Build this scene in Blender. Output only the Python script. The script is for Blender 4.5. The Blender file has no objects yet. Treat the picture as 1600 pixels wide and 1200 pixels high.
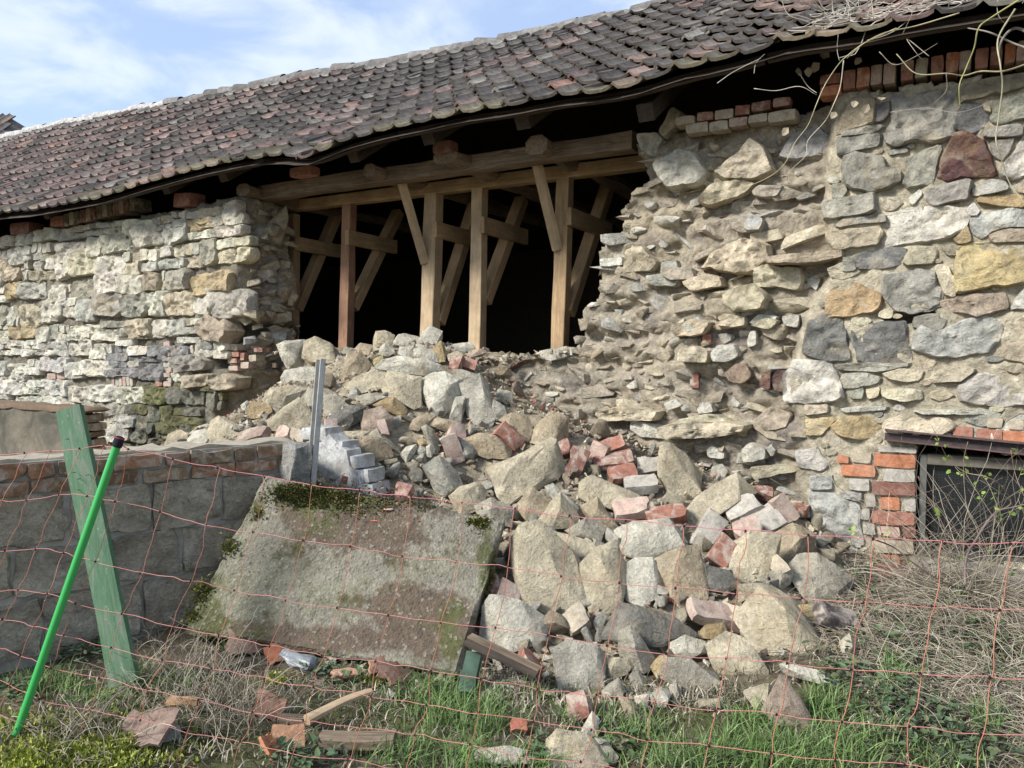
import bpy, bmesh, math, random
import numpy as np
from mathutils import Vector, Matrix, Quaternion

# ------------------------------------------------------------------ camera, sky, sun, exposure
scn = bpy.context.scene
COL = scn.collection
F_PX, CAM, PITCH, YAW = 1180.0, np.array([0.0, -5.1, 1.55]), math.radians(2.43), math.radians(31)
cd = bpy.data.cameras.new('camera'); cam = bpy.data.objects.new('camera', cd); COL.objects.link(cam)
cd.sensor_width = 36; cd.lens = F_PX / 1600 * 36; cd.clip_start = .05; cd.clip_end = 600
cam.location = CAM; cam.rotation_euler = (math.pi / 2 - PITCH, 0, YAW)
scn.camera = cam
SUN_DIR = Vector((-.52, -.85, .74)).normalized()          # towards the sun
SUN_EL = math.asin(SUN_DIR.z); SUN_AZ = math.atan2(SUN_DIR.x, SUN_DIR.y)
w = bpy.data.worlds.new('World'); scn.world = w; w.use_nodes = True
nt = w.node_tree; N = nt.nodes; L = nt.links
for n in list(N): N.remove(n)
sky = N.new('ShaderNodeTexSky'); sky.sky_type = 'NISHITA'; sky.sun_disc = False
sky.sun_elevation = SUN_EL; sky.sun_rotation = SUN_AZ; sky.altitude = 100; sky.dust_density = .6; sky.air_density = 1.0; sky.ozone_density = 1.0
tc = N.new('ShaderNodeTexCoord'); mp = N.new('ShaderNodeMapping'); mp.inputs['Scale'].default_value = (1.0, 1.6, 3.2)
mp.inputs['Rotation'].default_value = (0.1, -.55, .35)
nz = N.new('ShaderNodeTexNoise'); nz.inputs['Scale'].default_value = 4.6; nz.inputs['Detail'].default_value = 9; nz.inputs['Roughness'].default_value = .52
nz.inputs['Distortion'].default_value = .35
rp = N.new('ShaderNodeMapRange'); rp.inputs['From Min'].default_value = .40; rp.inputs['From Max'].default_value = .66; rp.interpolation_type = 'SMOOTHSTEP'
rp.inputs['To Min'].default_value = .16; rp.inputs['To Max'].default_value = .80
mix = N.new('ShaderNodeMixRGB'); mix.inputs['Color2'].default_value = (3.7, 4.05, 4.5, 1)
hz = N.new('ShaderNodeMixRGB'); hz.inputs['Fac'].default_value = .5; hz.inputs['Color2'].default_value = (1.75, 2.35, 3.75, 1)
bg = N.new('ShaderNodeBackground'); bg.inputs['Strength'].default_value = .11
out = N.new('ShaderNodeOutputWorld')
L.new(tc.outputs['Generated'], mp.inputs[0]); L.new(mp.outputs[0], nz.inputs['Vector']); L.new(nz.outputs[0], rp.inputs[0])
L.new(sky.outputs[0], hz.inputs['Color1']); L.new(hz.outputs[0], mix.inputs['Color1']); L.new(rp.outputs[0], mix.inputs['Fac'])
L.new(mix.outputs[0], bg.inputs[0]); L.new(bg.outputs[0], out.inputs[0])
sl = bpy.data.lights.new('sun', 'SUN'); sl.energy = 2.6; sl.angle = math.radians(13); sl.color = (1, .975, .925)
so = bpy.data.objects.new('sun', sl); COL.objects.link(so); so.rotation_euler = SUN_DIR.to_track_quat('Z', 'Y').to_euler()
so.location = (0, -8, 12)
vs = scn.view_settings; vs.view_transform = 'Standard'; vs.look = 'None'; vs.gamma = 1; vs.use_curve_mapping = False; vs.exposure = 1.24
scn.cycles.max_bounces = 6; scn.cycles.use_denoising = True
scn.cycles.sample_clamp_indirect = 6

# ------------------------------------------------------------------ numbers and noise
rng = np.random.default_rng(7); random.seed(7)
CR = {'C3': (1060, 0, 2.963), 'C4': (0, 300, 2.963), 'C5': (400, 200, 2.963), 'C6': (860, 140, 2.963), 'C7': (1060, 380, 2.963),
      'D3': (700, 620, 2.963), 'D4': (1060, 640, 2.963), 'E7': (780, 880, 3.721), 'E8': (1170, 880, 3.721), 'E6': (400, 880, 3.721), 'E5': (0, 880, 3.721),
      'T2': (0, 150, 5.333), 'T3': (240, 480, 5.333), 'T4': (500, 500, 5.333), 'T5': (1300, 100, 5.333), 'T6': (1300, 320, 5.333), 'T7': (1200, 500, 5.333)}
def px(c, pts):
    x, y, s = CR[c]
    return [(x + a / s, y + b / s) for a, b in pts]
_cp, _sp, _cy, _sy = math.cos(PITCH), math.sin(PITCH), math.cos(YAW), math.sin(YAW)
FWD = np.array([-_sy * _cp, _cy * _cp, -_sp]); RIGHT = np.array([_cy, _sy, 0.]); UP = np.cross(RIGHT, FWD)
def ray(x, y): return FWD + (x - 800) / F_PX * RIGHT + (600 - y) / F_PX * UP
def at(x, y, t): return CAM + t * ray(x, y)
def onY(x, y, Y):
    d = ray(x, y); return CAM + d * ((Y - CAM[1]) / d[1])
def onX(x, y, X):
    d = ray(x, y); return CAM + d * ((X - CAM[0]) / d[0])
def proj(P):
    q = np.asarray(P, float) - CAM; t = q @ FWD
    return np.stack([800 + F_PX * (q @ RIGHT) / t, 600 - F_PX * (q @ UP) / t, t], -1)
def _h(ix, iy, iz, s):
    n = (ix * 374761393 + iy * 668265263 + iz * 2147483647 + s * 974634541) & 0xffffffff
    n = ((n ^ (n >> 13)) * 1274126177) & 0xffffffff
    n = ((n ^ (n >> 16)) * 2246822519) & 0xffffffff
    return ((n ^ (n >> 15)) & 0xffffff) / 8388607.5 - 1
def vn(p, s=0):
    p = np.asarray(p, float); i = np.floor(p).astype(np.int64); f = p - i; f = f * f * (3 - 2 * f)
    r = 0
    for a in (0, 1):
        for b in (0, 1):
            for c in (0, 1):
                r = r + _h(i[..., 0] + a, i[..., 1] + b, i[..., 2] + c, s) * np.where(a, f[..., 0], 1 - f[..., 0]) * np.where(b, f[..., 1], 1 - f[..., 1]) * np.where(c, f[..., 2], 1 - f[..., 2])
    return r
def fbm(p, fr, o=3, s=0, g=.5):
    p = np.asarray(p, float); r = 0; a = 1
    for k in range(o):
        r = r + a * vn(p * fr, s + k * 17); fr *= 2.1; a *= g
    return r
def v3(x, y, z): return np.stack(np.broadcast_arrays(np.asarray(x, float), y, z), -1)
def sstep(a, b, x):
    t = np.clip((np.asarray(x, float) - a) / (b - a), 0, 1); return t * t * (3 - 2 * t)
def inpoly(x, z, poly):
    x = np.asarray(x, float); z = np.asarray(z, float); r = np.zeros(x.shape, bool); n = len(poly)
    for i in range(n):
        x1, z1 = poly[i]; x2, z2 = poly[(i + 1) % n]
        if z1 == z2: continue
        c = ((z1 > z) != (z2 > z)) & (x < (x2 - x1) * (z - z1) / (z2 - z1) + x1)
        r ^= c
    return r

# ------------------------------------------------------------------ objects
def setp(o, label=None, cat=None, group=None, kind=None):
    for k, v in (('label', label), ('category', cat), ('group', group), ('kind', kind)):
        if v: o[k] = v
    return o
BASE = {}                                                  # world position of every object's origin (parents carry no rotation)
def link(o, parent, M):
    COL.objects.link(o)
    if parent is not None:
        o.parent = parent; M = Matrix.Translation(-Vector(BASE[parent.name])) @ M
    o.matrix_basis = M
def empty(name, loc, **k):
    o = bpy.data.objects.new(name, None); o.empty_display_size = .1; COL.objects.link(o); o.location = loc; BASE[o.name] = tuple(loc); return setp(o, **k)
def mesh(name, V, Fs, mat, smooth=None, cols=None):
    me = bpy.data.meshes.new(name); V = np.asarray(V, np.float32)
    if isinstance(Fs, np.ndarray):
        k = Fs.shape[1]; me.vertices.add(len(V)); me.vertices.foreach_set('co', V.ravel())
        me.loops.add(Fs.size); me.loops.foreach_set('vertex_index', Fs.ravel().astype(np.int32))
        me.polygons.add(len(Fs)); me.polygons.foreach_set('loop_start', np.arange(0, Fs.size, k, dtype=np.int32)); me.polygons.foreach_set('loop_total', np.full(len(Fs), k, np.int32))
        me.update(calc_edges=True); me.validate()
    else:
        me.from_pydata(V.tolist(), [], [list(f) for f in Fs]); me.update()
    if cols is not None:
        a = me.color_attributes.new('col', 'FLOAT_COLOR', 'POINT'); c = np.ones((len(V), 4), np.float32); c[:, :3] = cols; a.data.foreach_set('color', c.ravel())
    if smooth is not None:
        me.polygons.foreach_set('use_smooth', np.ones(len(me.polygons), bool))
        if smooth < 180: me.set_sharp_from_angle(angle=math.radians(smooth))
    me.materials.append(mat)
    return me
def put(name, me, parent=None, origin=(0, 0, 0), color=None, rot=None, scale=None, **k):
    o = bpy.data.objects.new(name, me); M = Matrix.Translation(Vector(origin))
    if rot is not None: M = M @ rot.to_matrix().to_4x4()
    if scale is not None: M = M @ Matrix.Diagonal((*scale, 1))
    link(o, parent, M); BASE[o.name] = tuple(origin)
    if color is not None: o.color = (*color, 1)
    return setp(o, **k)
def obj(name, V, Fs, mat, parent=None, smooth=None, cols=None, color=None, origin=None, **k):
    V = np.asarray(V, float)
    if origin is None: origin = V.mean(0)
    return put(name, mesh(name, V - np.asarray(origin), Fs, mat, smooth, cols), parent, origin, color, **k)
class Acc:                                                 # collects many small shapes into one mesh
    def __init__(s): s.V, s.F, s.C, s.n = [], [], [], 0
    def add(s, V, F, c=(1, 1, 1)):
        s.V.append(np.asarray(V, float)); s.F += [[i + s.n for i in f] for f in F]; s.C.append(np.tile(np.asarray(c, float), (len(V), 1)) if np.ndim(c) == 1 else np.asarray(c)); s.n += len(V)
    def obj(s, name, mat, parent=None, smooth=None, origin=None, **k):
        if s.n == 0: return None
        V = np.concatenate(s.V)
        return obj(name, V, s.F, mat, parent, smooth, np.concatenate(s.C), origin=V.mean(0) if origin is None else origin, **k)
def tube(P, r, n=5, tip=.35):
    P = np.asarray(P, float); m = len(P); T = np.gradient(P, axis=0); T /= np.linalg.norm(T, axis=1)[:, None] + 1e-9
    a = np.array([0, 0, 1.]) if abs(T[0, 2]) < .9 else np.array([1., 0, 0]); V = []
    R = np.linspace(1, tip, m) * r if np.ndim(r) == 0 else np.asarray(r)
    for i in range(m):
        u = np.cross(T[i], a); u /= np.linalg.norm(u) + 1e-9; a = np.cross(u, T[i]); 
        ang = np.arange(n) * 2 * math.pi / n
        V.append(P[i] + R[i] * (np.cos(ang)[:, None] * u + np.sin(ang)[:, None] * a))
    F = [[i * n + k, i * n + (k + 1) % n, (i + 1) * n + (k + 1) % n, (i + 1) * n + k] for i in range(m - 1) for k in range(n)]
    F += [list(range(n))[::-1], list(range((m - 1) * n, m * n))]
    return np.concatenate(V), F
def spline(P, k=4):
    P = np.asarray(P, float)
    if len(P) < 3: return np.array([P[0] + (P[-1] - P[0]) * t for t in np.linspace(0, 1, k + 1)])
    Q = np.vstack([2 * P[0] - P[1], P, 2 * P[-1] - P[-2]]); o = []
    for i in range(1, len(Q) - 2):
        for t in np.linspace(0, 1, k, endpoint=False):
            a, b, c, d = Q[i - 1:i + 3]
            o.append(.5 * (2 * b + (c - a) * t + (2 * a - 5 * b + 4 * c - d) * t * t + (3 * b - a - 3 * c + d) * t ** 3))
    return np.array(o + [P[-1]])

# ------------------------------------------------------------------ materials
def material(name, rough=.9, spec=.25):
    m = bpy.data.materials.new(name); m.use_nodes = True; t = m.node_tree
    b = t.nodes['Principled BSDF']; b.inputs['Roughness'].default_value = rough; b.inputs['Specular IOR Level'].default_value = spec
    return m, t.nodes, t.links, b
def noise(N, L, vec, scale, detail=5, rough=.55, dist=0):
    n = N.new('ShaderNodeTexNoise'); n.inputs['Scale'].default_value = scale; n.inputs['Detail'].default_value = detail; n.inputs['Roughness'].default_value = rough
    n.inputs['Distortion'].default_value = dist; L.new(vec, n.inputs['Vector']); return n.outputs[0]
def ramp(N, L, v, a, b, lo=0, hi=1):
    r = N.new('ShaderNodeMapRange'); r.inputs['From Min'].default_value = a; r.inputs['From Max'].default_value = b
    r.inputs['To Min'].default_value = lo; r.inputs['To Max'].default_value = hi; L.new(v, r.inputs[0]); return r.outputs[0]
def mixc(N, L, f, a, b, mode='MIX'):
    m = N.new('ShaderNodeMixRGB'); m.blend_type = mode
    for i, v in ((0, f), (1, a), (2, b)):
        if hasattr(v, 'links') or hasattr(v, 'is_linked'): L.new(v, m.inputs[i])
        elif i == 0: m.inputs[0].default_value = v
        else: m.inputs[i].default_value = (*v, 1)
    return m.outputs[0]
def bump(N, L, b, hs):
    prev = None
    for h, dist, st in hs:
        n = N.new('ShaderNodeBump'); n.inputs['Distance'].default_value = dist; n.inputs['Strength'].default_value = st; L.new(h, n.inputs['Height'])
        if prev is not None: L.new(prev, n.inputs['Normal'])
        prev = n.outputs[0]
    L.new(prev, b.inputs['Normal'])
def coords(N, L, shuffle=True):
    t = N.new('ShaderNodeTexCoord'); 
    if not shuffle: return t.outputs['Object']
    oi = N.new('ShaderNodeObjectInfo'); m = N.new('ShaderNodeMath'); m.operation = 'MULTIPLY'; m.inputs[1].default_value = 37; L.new(oi.outputs['Random'], m.inputs[0])
    a = N.new('ShaderNodeVectorMath'); a.operation = 'ADD'; L.new(t.outputs['Object'], a.inputs[0]); L.new(m.outputs[0], a.inputs[1]); return a.outputs[0]
def basecol(N, L, src):
    if src == 'obj': return N.new('ShaderNodeObjectInfo').outputs['Color']
    a = N.new('ShaderNodeVertexColor'); a.layer_name = 'col'; return a.outputs[0]
def stone_mat(name, src, lichen=.5, dust=.4, bs=1.0):
    m, N, L, b = material(name, .92, .2); c = coords(N, L, src == 'obj'); base = basecol(N, L, src)
    big = noise(N, L, c, 5, 6, .6, .4); mid = noise(N, L, c, 16, 7, .62, .6); fine = noise(N, L, c, 70, 6, .65); blot = noise(N, L, c, 9.3, 8, .66, 1.2)
    col = mixc(N, L, 1, base, ramp(N, L, big, .3, .7, .68, 1.28), 'MULTIPLY')
    col = mixc(N, L, 1, col, ramp(N, L, mid, .3, .7, .72, 1.22), 'MULTIPLY')
    col = mixc(N, L, ramp(N, L, blot, .52, .68, 0, lichen), col, (.17, .165, .15))            # grey lichen and dirt
    col = mixc(N, L, ramp(N, L, noise(N, L, c, 6.1, 7, .6, .8), .54, .7, 0, dust), col, (.56, .49, .36))   # cream lime dust
    col = mixc(N, L, ramp(N, L, noise(N, L, c, 3.3, 4, .6, .5), .57, .72, 0, .3), col, (.44, .30, .13))    # iron staining
    col = mixc(N, L, 1, col, ramp(N, L, fine, .25, .75, .76, 1.2), 'MULTIPLY')
    L.new(col, b.inputs['Base Color'])
    bump(N, L, b, [(noise(N, L, c, 11, 7, .66, .7), .07 * bs, .7), (mid, .03 * bs, .7), (fine, .008 * bs, .8)])
    return m
def brick_mat(name, src, grime=.5):
    m, N, L, b = material(name, .9, .2); c = coords(N, L, src == 'obj'); base = basecol(N, L, src)
    mid = noise(N, L, c, 20, 6, .65, .5); fine = noise(N, L, c, 90, 5, .65)
    col = mixc(N, L, 1, base, ramp(N, L, mid, .3, .7, .65, 1.3), 'MULTIPLY')
    col = mixc(N, L, ramp(N, L, noise(N, L, c, 11, 7, .65, .8), .47, .62, 0, grime), col, (.43, .375, .305))      # old mortar clinging
    col = mixc(N, L, ramp(N, L, noise(N, L, c, 15, 5, .6, .3), .6, .72, 0, .55), col, (.07, .05, .045))
    col = mixc(N, L, 1, col, ramp(N, L, fine, .25, .75, .8, 1.2), 'MULTIPLY')
    L.new(col, b.inputs['Base Color']); bump(N, L, b, [(mid, .012, .6), (fine, .004, .6)])
    return m
def core_mat(name):
    m, N, L, b = material(name, .95, .12); c = coords(N, L, False); base = basecol(N, L, 'attr')
    mid = noise(N, L, c, 12, 8, .66, .5); fine = noise(N, L, c, 60, 6, .7); vor = N.new('ShaderNodeTexVoronoi'); vor.inputs['Scale'].default_value = 22; L.new(c, vor.inputs['Vector'])
    col = mixc(N, L, 1, base, ramp(N, L, mid, .3, .7, .7, 1.25), 'MULTIPLY')
    col = mixc(N, L, 1, col, ramp(N, L, vor.outputs['Distance'], .1, .6, 1.12, .85), 'MULTIPLY')
    col = mixc(N, L, 1, col, ramp(N, L, fine, .25, .75, .75, 1.22), 'MULTIPLY')
    L.new(col, b.inputs['Base Color']); bump(N, L, b, [(noise(N, L, c, 7, 7, .65, .6), .09, .6), (mid, .05, .8), (fine, .018, .85)])
    return m
def wood_mat(name, col_a, col_b, rough=.75):
    m, N, L, b = material(name, rough, .25); c = coords(N, L)
    mp = N.new('ShaderNodeMapping'); mp.inputs['Scale'].default_value = (1.2, 16, 16); L.new(c, mp.inputs[0])
    g = noise(N, L, mp.outputs[0], 3, 6, .6, 1.2); s = noise(N, L, c, 4, 4, .6)
    mp2 = N.new('ShaderNodeMapping'); mp2.inputs['Scale'].default_value = (2.2, 30, 30); L.new(c, mp2.inputs[0]); f = noise(N, L, mp2.outputs[0], 6, 4, .6)
    col = mixc(N, L, ramp(N, L, g, .3, .7), col_a, col_b); col = mixc(N, L, 1, col, ramp(N, L, s, .3, .7, .7, 1.2), 'MULTIPLY')
    col = mixc(N, L, ramp(N, L, f, .62, .7, 0, .5), col, tuple(x * .35 for x in col_a))
    L.new(col, b.inputs['Base Color']); bump(N, L, b, [(g, .006, .5), (f, .002, .6)])
    return m
def plain_mat(name, src='obj', rough=.85, spec=.2, sc=20, amt=.3, bs=.003, trans=0):
    m, N, L, b = material(name, rough, spec); c = coords(N, L, src == 'obj'); base = basecol(N, L, src); n = noise(N, L, c, sc, 6, .6, .3)
    L.new(mixc(N, L, 1, base, ramp(N, L, n, .25, .75, 1 - amt, 1 + amt), 'MULTIPLY'), b.inputs['Base Color'])
    if bs: bump(N, L, b, [(n, bs, .6)])
    return m
M_STONE = stone_mat('wall_stone', 'obj', .40, .35); M_STONE_A = stone_mat('wall_stone_small', 'attr', .40, .35)
M_RUB = stone_mat('rubble_stone', 'obj', .22, .38, 1.6); M_RUB_A = stone_mat('rubble_chips', 'attr', .12, .5)
M_BRICK = brick_mat('brick', 'obj', .72); M_BRICK_CLEAN = brick_mat('brick_clean', 'obj', .18); M_CORE = core_mat('lime_mortar_core')
M_OLDWOOD = wood_mat('old_timber', (.10, .075, .052), (.28, .21, .145)); M_NEWWOOD = wood_mat('sawn_timber', (.29, .19, .10), (.47, .33, .19))
M_DARKWOOD = wood_mat('dark_timber', (.035, .027, .021), (.085, .065, .05)); M_PALEWOOD = wood_mat('pale_timber', (.36, .26, .155), (.52, .39, .25))
M_REDWOOD = wood_mat('reddish_timber', (.22, .115, .075), (.36, .215, .135))
M_TILE = plain_mat('clay_tile', 'obj', .78, .25, 14, .55, .004); M_TILE_A = plain_mat('clay_tile_far', 'attr', .78, .25, 14, .55, .004)
M_PLAIN = plain_mat('mixed_surface'); M_PLAIN_A = plain_mat('mixed_surface_attr', 'attr'); M_LEAF = plain_mat('leaf_blades', 'attr', .6, .3, 12, .3, 0)
M_TWINE = plain_mat('netting_twine', 'obj', .5, .4, 60, .2, 0); M_METAL = plain_mat('weathered_metal', 'obj', .62, .4, 18, .3, .001)
# ------------------------------------------------------------------ terrain heights
def ground_z(X, Y):
    X = np.asarray(X, float); Y = np.asarray(Y, float)
    b = .25 * sstep(-2.3, -.3, Y) * sstep(-1.6, -.3, X) + .05 * sstep(-3, -1.5, Y) * (1 - sstep(-1.6, -.3, X))
    b = b + .09 * np.exp(-((X + 2.9) ** 2 + (Y + 3.6) ** 2) / .35) + .10 * np.exp(-((X + .2) ** 2 / .5 + (Y + 1.9) ** 2 / .25))
    return b + .035 * fbm(v3(X, Y, 0), 1.3, 3, 5) + .012 * vn(v3(X, Y, 3.) * 7, 9)
_zx = [-7.4, -6.7, -5.9, -5.3, -4.7, -4.2, -3.7, -3.0, -2.4, -1.8, -1.3, -1.0, -.75, -.45, -.1, .3]
_zz = [.05, .60, .98, 1.33, 1.55, 1.60, 1.62, 1.26, .98, .84, .74, .63, .48, .30, .12, -.2]
_sx = [-7, -5.5, -4, -3, -2, -1.2, -.5, .2]; _ss = [.42, .45, .50, .53, .45, .40, .34, .30]
def mound_z(X, Y):
    X = np.asarray(X, float); Y = np.asarray(Y, float)
    d = np.maximum(-Y - .2, 0)
    m = np.interp(X, _zx, _zz) - np.interp(X, _sx, _ss) * d + .06 * fbm(v3(X, Y, 1), 2.2, 3, 21) + .015 * vn(v3(X, Y, 0) * 14, 22)
    m = np.where(Y > .1, m - .55 * (Y - .1), m)
    return np.where((X < -2.72) & (X > -3.75) & (Y < -1.72) | (Y < -1.95) & (X < -3.3), -1.0, m)
def land_z(X, Y): return np.maximum(ground_z(X, Y), mound_z(X, Y))
_gx, _gy = np.arange(-9, 3, .02), np.arange(-5.6, 1.4, .02); _GX, _GY = np.meshgrid(_gx, _gy); _GZ = land_z(_GX, _GY)
def land_fast(X, Y):
    a = np.clip((X + 9) / .02, 0, len(_gx) - 1.001); b = np.clip((Y + 5.6) / .02, 0, len(_gy) - 1.001); i, j = a.astype(int), b.astype(int); f, g = a - i, b - j
    return (_GZ[j, i] * (1 - f) + _GZ[j, i + 1] * f) * (1 - g) + (_GZ[j + 1, i] * (1 - f) + _GZ[j + 1, i + 1] * f) * g
_T = np.arange(1.6, 11, .012)
def hits(xy):
    xy = np.asarray(xy, float); D = FWD + ((xy[:, 0] - 800) / F_PX)[:, None] * RIGHT + ((600 - xy[:, 1]) / F_PX)[:, None] * UP
    P = CAM + _T[None, :, None] * D[:, None, :]; ok = P[..., 2] <= land_fast(P[..., 0], P[..., 1]); i = np.where(ok.any(1), ok.argmax(1), len(_T) - 1)
    return P[np.arange(len(xy)), i], _T[i]
def hit(x, y): P, t = hits([(x, y)]); return P[0], float(t[0])

# ------------------------------------------------------------------ ground sheet and the heap's earth
def grid_patch(name, x0, x1, y0, y1, step, zf, mat, cf, **k):
    xs = np.arange(x0, x1 + step / 2, step); ys = np.arange(y0, y1 + step / 2, step); X, Y = np.meshgrid(xs, ys); Z = zf(X, Y)
    V = np.stack([X, Y, Z], -1).reshape(-1, 3); n = len(xs); i = np.arange((len(ys) - 1) * n).reshape(-1, n)[:, :-1].ravel()
    return obj(name, V, np.stack([i, i + 1, i + n + 1, i + n], 1), mat, None, 180, cf(V), origin=(0, 0, 0), **k)
def soil_mat():
    m, N, L, b = material('soil', .96, .1); c = coords(N, L, False); base = basecol(N, L, 'attr'); a = noise(N, L, c, 6, 8, .66, .8); f = noise(N, L, c, 45, 7, .7)
    col = mixc(N, L, 1, base, ramp(N, L, a, .3, .7, .6, 1.35), 'MULTIPLY'); col = mixc(N, L, 1, col, ramp(N, L, f, .25, .75, .6, 1.4), 'MULTIPLY')
    L.new(col, b.inputs['Base Color']); bump(N, L, b, [(a, .06, .6), (f, .02, .8)]); return m
M_SOIL = soil_mat()
def soil_col(V):
    n = fbm(V, 2.4, 4, 40)[:, None]; g = sstep(-.1, .5, n); s = sstep(.1, .6, fbm(V, 5, 3, 44))[:, None]
    c = np.array([.125, .10, .07]) * (1 - g) + np.array([.10, .105, .045]) * g
    return c * (1 - .5 * s) + np.array([.22, .18, .11]) * .5 * s
def zbig(X, Y):
    f = sstep(9, 14, np.hypot(X + 2, Y + 2)); return ground_z(X, Y) * (1 - f) - .02
xs = np.concatenate([-np.geomspace(10, 150, 12)[::-1] - 0, np.arange(-9.5, 3.6, .1), np.geomspace(4.5, 150, 12)])
ys = np.concatenate([-np.geomspace(6, 150, 12)[::-1], np.arange(-5.6, .4, .1), np.geomspace(1, 150, 10)])
X, Y = np.meshgrid(xs, ys); V = np.stack([X, Y, zbig(X, Y)], -1).reshape(-1, 3); n = len(xs); i = np.arange((len(ys) - 1) * n).reshape(-1, n)[:, :-1].ravel()
obj('ground', V, np.stack([i, i + 1, i + n + 1, i + n], 1), M_SOIL, None, 180, soil_col(V), origin=(0, 0, 0), kind='structure')
grid_patch('earth_bank', -7.4, .6, -3.6, 1.2, .04, lambda X, Y: mound_z(X, Y) - .035, M_CORE,
           lambda V: np.array([.46, .39, .28]) * (.68 + .35 * sstep(-.5, .6, fbm(V, 3, 3, 50)))[:, None], kind='structure')

# ------------------------------------------------------------------ barn: wall surface
barn = empty('stone_barn', (-5, .3, 0), label='long stone barn with a collapsed wall section and a sagging clay tile roof', cat='barn')
RB = np.array([(1310, 120), (1292, 230), (1290, 300), (1287, 345), (1312, 390), (1300, 430), (1262, 475), (1248, 530), (1226, 600), (1240, 640), (1262, 690), (1243, 740), (1262, 800), (1268, 880)])
_rb = np.array([onY(x, y, 0) for x, y in RB]); LB = np.array([onY(x, y, 0) for x, y in [(398, 290), (388, 340), (372, 400), (368, 470), (350, 530), (348, 600), (330, 660), (318, 720)]])
def xb_r(Z): return np.interp(Z, _rb[::-1, 2], _rb[::-1, 0])
def xb_l(Z): return np.interp(Z, LB[::-1, 2], LB[::-1, 0])
_ro = np.array([onY(x, y, .33) for x, y in [(1010, 170), (1005, 215), (1003, 240), (1022, 262), (1020, 285), (1004, 300), (980, 338), (975, 365), (952, 388), (940, 402), (946, 430), (938, 468), (921, 490), (915, 520), (903, 542)]])
_bo = np.array([onY(x, y, .33) for x, y in [(880, 548), (800, 558), (745, 556), (700, 552), (640, 545), (560, 552), (470, 548)]])
HOLE = [tuple(p[[0, 2]]) for p in _ro] + [tuple(p[[0, 2]]) for p in _bo] + [(-6.12, 1.5), (-6.16, 1.9), (-6.05, 2.2), (-6.14, 2.5), (-6.22, 2.8), (-6.2, 3.6), (_ro[0][0], 3.6)]
_top = [onY(x, y, .02) for x, y in [(-400, 384), (-60, 378), (0, 374), (60, 364), (130, 352), (200, 345), (300, 322), (400, 305)]]
TOPX = [p[0] for p in _top] + [-6.25, -2.2, -2.0, 3.]; TOPZ = [p[2] for p in _top] + [3.08, 3.08, 3.12, 3.12]
CAV = [([(350, 506), (386, 500), (378, 530), (352, 532)], .42), ([(330, 546), (354, 543), (357, 578), (334, 576)], .40), ([(346, 592), (450, 585), (446, 645), (358, 648)], .24), ([(372, 500), (460, 470), (460, 490), (400, 505)], .1),
       ([(1375, 492), (1460, 485), (1465, 500), (1400, 508)], .2)]
CAV = [([tuple(onY(x, y, 0)[[0, 2]]) for x, y in p], d) for p, d in CAV]
def wall_y(X, Z):
    X = np.asarray(X, float); Z = np.asarray(Z, float); P = v3(X, 0, Z)
    c = sstep(.03, -.05, X - xb_r(Z)) * sstep(-6.3, -6.1, X)
    rec = .12 + .17 * np.clip((xb_r(Z) - X) / 1.9, 0, 1) + .10 * sstep(1.5, .7, Z) * 0
    lay = vn(P * np.array([2.2, 1, 9]), 61) * .045 + vn(P * np.array([6, 1, 22]), 62) * .03 + .012 * vn(P * np.array([20, 1, 40]), 69)
    y = c * (rec + .05 * fbm(P, 2.2, 2, 60) + lay + .02 * fbm(P, 14, 3, 63))
    l = sstep(-.04, .06, X - xb_l(Z)) * (1 - sstep(-6.1, -5.9, X))
    y = y + l * (.07 + .12 * np.clip((X - xb_l(Z)) / .35, 0, 1) + .06 * fbm(P, 4, 3, 64) + lay)
    y = y + (1 - np.clip(c + l, 0, 1)) * (.014 + .010 * fbm(P, 7, 2, 65) + .012 * fbm(P, 24, 2, 68))
    leftf = 1 - sstep(-6.3, -6.1, X)
    y = y + leftf * (1 - l) * (.012 + .012 * vn(P * 9, 67))
    for poly, d in CAV: y = y + d * inpoly(X, Z, poly) * (.8 + .3 * vn(P * 8, 66))
    return y, c, l
S = .022; xs = np.arange(-13.6, 1.9, S); zs = np.arange(.0, 3.2, S); X, Z = np.meshgrid(xs, zs)
J = v3(X, 3., Z); Xj = X + .012 * vn(J * 31, 70); Zj = Z + .012 * vn(J * 31, 71)
Yj, cw, lw = wall_y(Xj, Zj)
xc = X[:-1, :-1] + S / 2; zc = Z[:-1, :-1] + S / 2
keep = ~inpoly(xc + .02 * vn(v3(xc, 0, zc) * 12, 72), zc + .02 * vn(v3(xc, 0, zc) * 12, 73), HOLE) & (zc < np.interp(xc, TOPX, TOPZ) + .03 * vn(v3(xc, 0, zc) * 7, 74))
WIN = [tuple(onY(x, y, 0)[[0, 2]]) for x, y in [(1432, 690), (1640, 716), (1640, 886), (1428, 872)]]
keep &= ~inpoly(xc, zc, WIN)
n = len(xs); I = np.arange(X.size).reshape(X.shape); V = np.stack([Xj, Yj, Zj], -1).reshape(-1, 3)
Q = np.stack([I[:-1, :-1], I[:-1, 1:], I[1:, 1:], I[1:, :-1]], -1)[keep]
nc = fbm(V, 1.7, 4, 80); cwf, lwf = cw.ravel()[:, None], lw.ravel()[:, None]
right = (V[:, 0] > -3)[:, None]
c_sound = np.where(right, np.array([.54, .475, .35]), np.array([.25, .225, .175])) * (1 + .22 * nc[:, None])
strat = vn(V * np.array([1.5, 1, 6]), 81)[:, None]
c_core = np.array([.425, .365, .275]) * (1 + .18 * nc[:, None]) + strat * np.array([.03, .02, .0])
c_core = np.where(vn(V * 5.5, 82)[:, None] > .42, c_core * np.array([.72, .72, .78]), c_core)
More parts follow.
